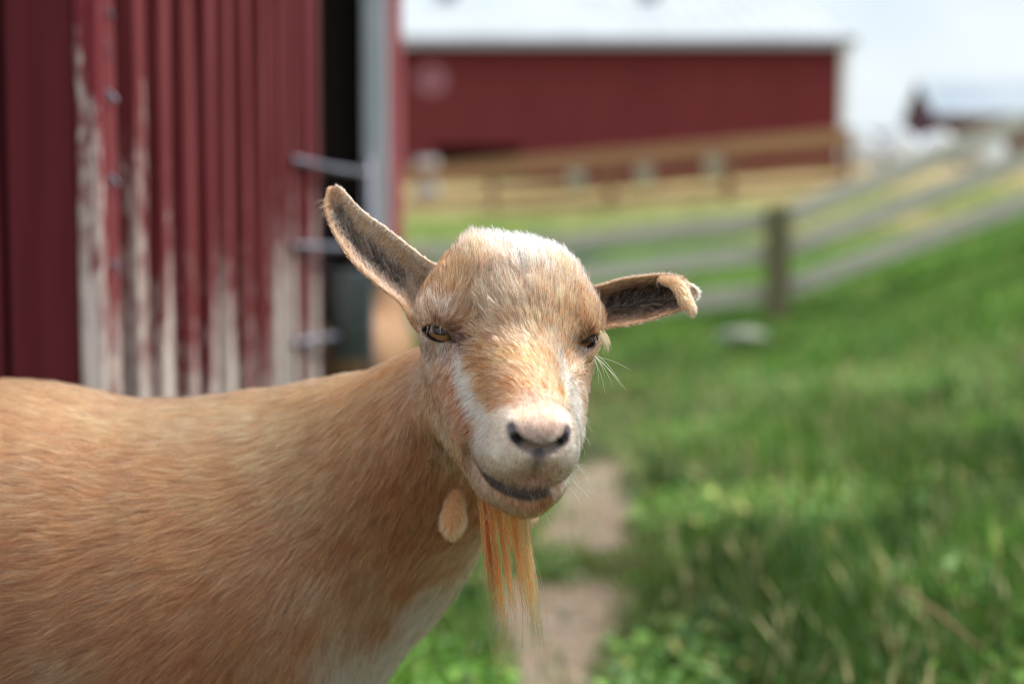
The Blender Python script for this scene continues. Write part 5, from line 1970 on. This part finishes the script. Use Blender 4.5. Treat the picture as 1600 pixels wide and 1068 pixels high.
    for k in range(6):
        addw((715 + rng.uniform(-8, 8), 755 + rng.uniform(-8, 8), 0.98), (740 + rng.uniform(-20, 30), 745 + rng.uniform(-10, 20), 0.96), (0, 0, 0.2), c=(225, 180, 140), r=0.006)
    for k in range(40):      # tuft of long brow hair over the far eye
        x0, y0 = 940 + rng.uniform(-5, 6), 520 + rng.uniform(-5, 5)
        addw((x0, y0, 1.008), (x0 + rng.uniform(2, 12), y0 + rng.uniform(18, 38), 1.0), (0.35, 0, 0.1), c=(228, 190, 140), r=0.009)
    for k in range(26):      # lashes of the near eye
        u = rng.uniform(0, 1)
        x0, y0 = 666 + 32 * u, 510 - 5 * math.sin(u * 3.1) + 4 * u
        addw((x0, y0, 0.975), (x0 + rng.uniform(-5, 2), y0 + rng.uniform(8, 16), 0.968), (0, -0.1, 0.02), c=random.choice([(200, 190, 180), (60, 45, 40), (90, 70, 60)]), r=0.007)
    for k in range(16):
        u = rng.uniform(0, 1)
        x0, y0 = 920 + 20 * u, 527 - 5 * u
        addw((x0, y0, 1.0), (x0 + rng.uniform(0, 6), y0 + rng.uniform(7, 13), 0.993), (0, -0.1, 0.02), c=random.choice([(200, 190, 180), (60, 45, 40)]), r=0.007)
    curves_obj('whisker', np.array(ws), np.array(wc), np.array(wr))

# ==================================================================== SECOND GOAT, out of focus at the doorway
KC = np.array((float(W(566, 500, 3.75)[0]), 3.95, 0.0))


def kid_sdf(P):
    P = np.asarray(P, np.float32)
    d = cone(P, (0, -22, 44), (0, 14, 44), 11.0, 10.0, 1.0)
    d = smin(d, cone(P, (0, -20, 47), (0, -6, 49), 7.0, 6.0), 4)
    d = smin(d, cone(P, (0, 14, 47), (1, 26, 62), 7.0, 4.5), 4)
    d = smin(d, ell(P, (1, 29, 66), (4.6, 6.5, 5.2)), 3)
    d = smin(d, cone(P, (1, 32, 65), (1, 41, 59), 3.6, 2.2), 2.5)
    for s in (-1, 1):
        d = smin(d, cone(P, (s * 4, 28, 69), (s * 11.5, 27, 71), 1.6, 1.0), 1)
        d = smin(d, cone(P, (s * 5.5, -20, 38), (s * 5.8, -18, 28), 5.5, 3.0), 3)
        d = smin(d, cone(P, (s * 5.8, -18, 28), (s * 5.5, -24, 20), 2.8, 1.9), 1.5)
        d = smin(d, cone(P, (s * 5.5, -24, 20), (s * 5.5, -23, 2), 1.8, 1.6), 1)
        d = smin(d, cone(P, (s * 4.5, 12, 36), (s * 4.8, 13, 20), 3.6, 2.0), 2.5)
        d = smin(d, cone(P, (s * 4.8, 13, 20), (s * 4.8, 13, 2), 1.8, 1.6), 1)
    d = smin(d, cone(P, (0, -31, 50), (0, -34, 56), 1.8, 1.1), 1.5)
    return d


vx = 1.0
lo2 = np.array((-15, -38, -1)); n2_ = (32, 84, 78)
ax = [(lo2[i] + np.arange(n2_[i]) * vx).astype(np.float32) for i in range(3)]
PX = np.stack(np.meshgrid(*ax, indexing='ij'), -1).reshape(-1, 3)
fl = kid_sdf(PX).reshape(n2_)
gr2 = openvdb.FloatGrid(background=3.0)
gr2.copyFromArray(np.ascontiguousarray(fl))
p2_, t2_, q2_ = gr2.convertToPolygons(isovalue=0.0)
p2_ = (np.asarray(p2_) * vx + lo2) * 0.01
kg = empty('goat', tuple(KC), 'second tan goat seen from behind, blurred by the barn doorway', 'goat')
km = mesh_np('body', p2_, [tuple(q[::-1]) for q in np.asarray(q2_)])
kb = link('body', km, kg, noise_color('tan_coat', [(0.3, lin((150, 112, 82))), (0.7, lin((176, 138, 104)))], 60, stretch=(1, 1, 1), rough=0.8, bump=0.5), smooth=True)
kg.rotation_euler = (0, 0, R(-6))
hoof = mat('hoof', (0.05, 0.04, 0.035), 0.6)[0]
for (x_, y_) in ((5.5, -23), (-5.5, -23), (4.8, 13), (-4.8, 13)):
    o = link('hoof', lathe_mesh('hoof', [(0, 0), (0.021, 0), (0.019, 0.03), (0.0, 0.032)], 12), kg, hoof, smooth=True)
    o.location = (x_ / 100, y_ / 100, 0)
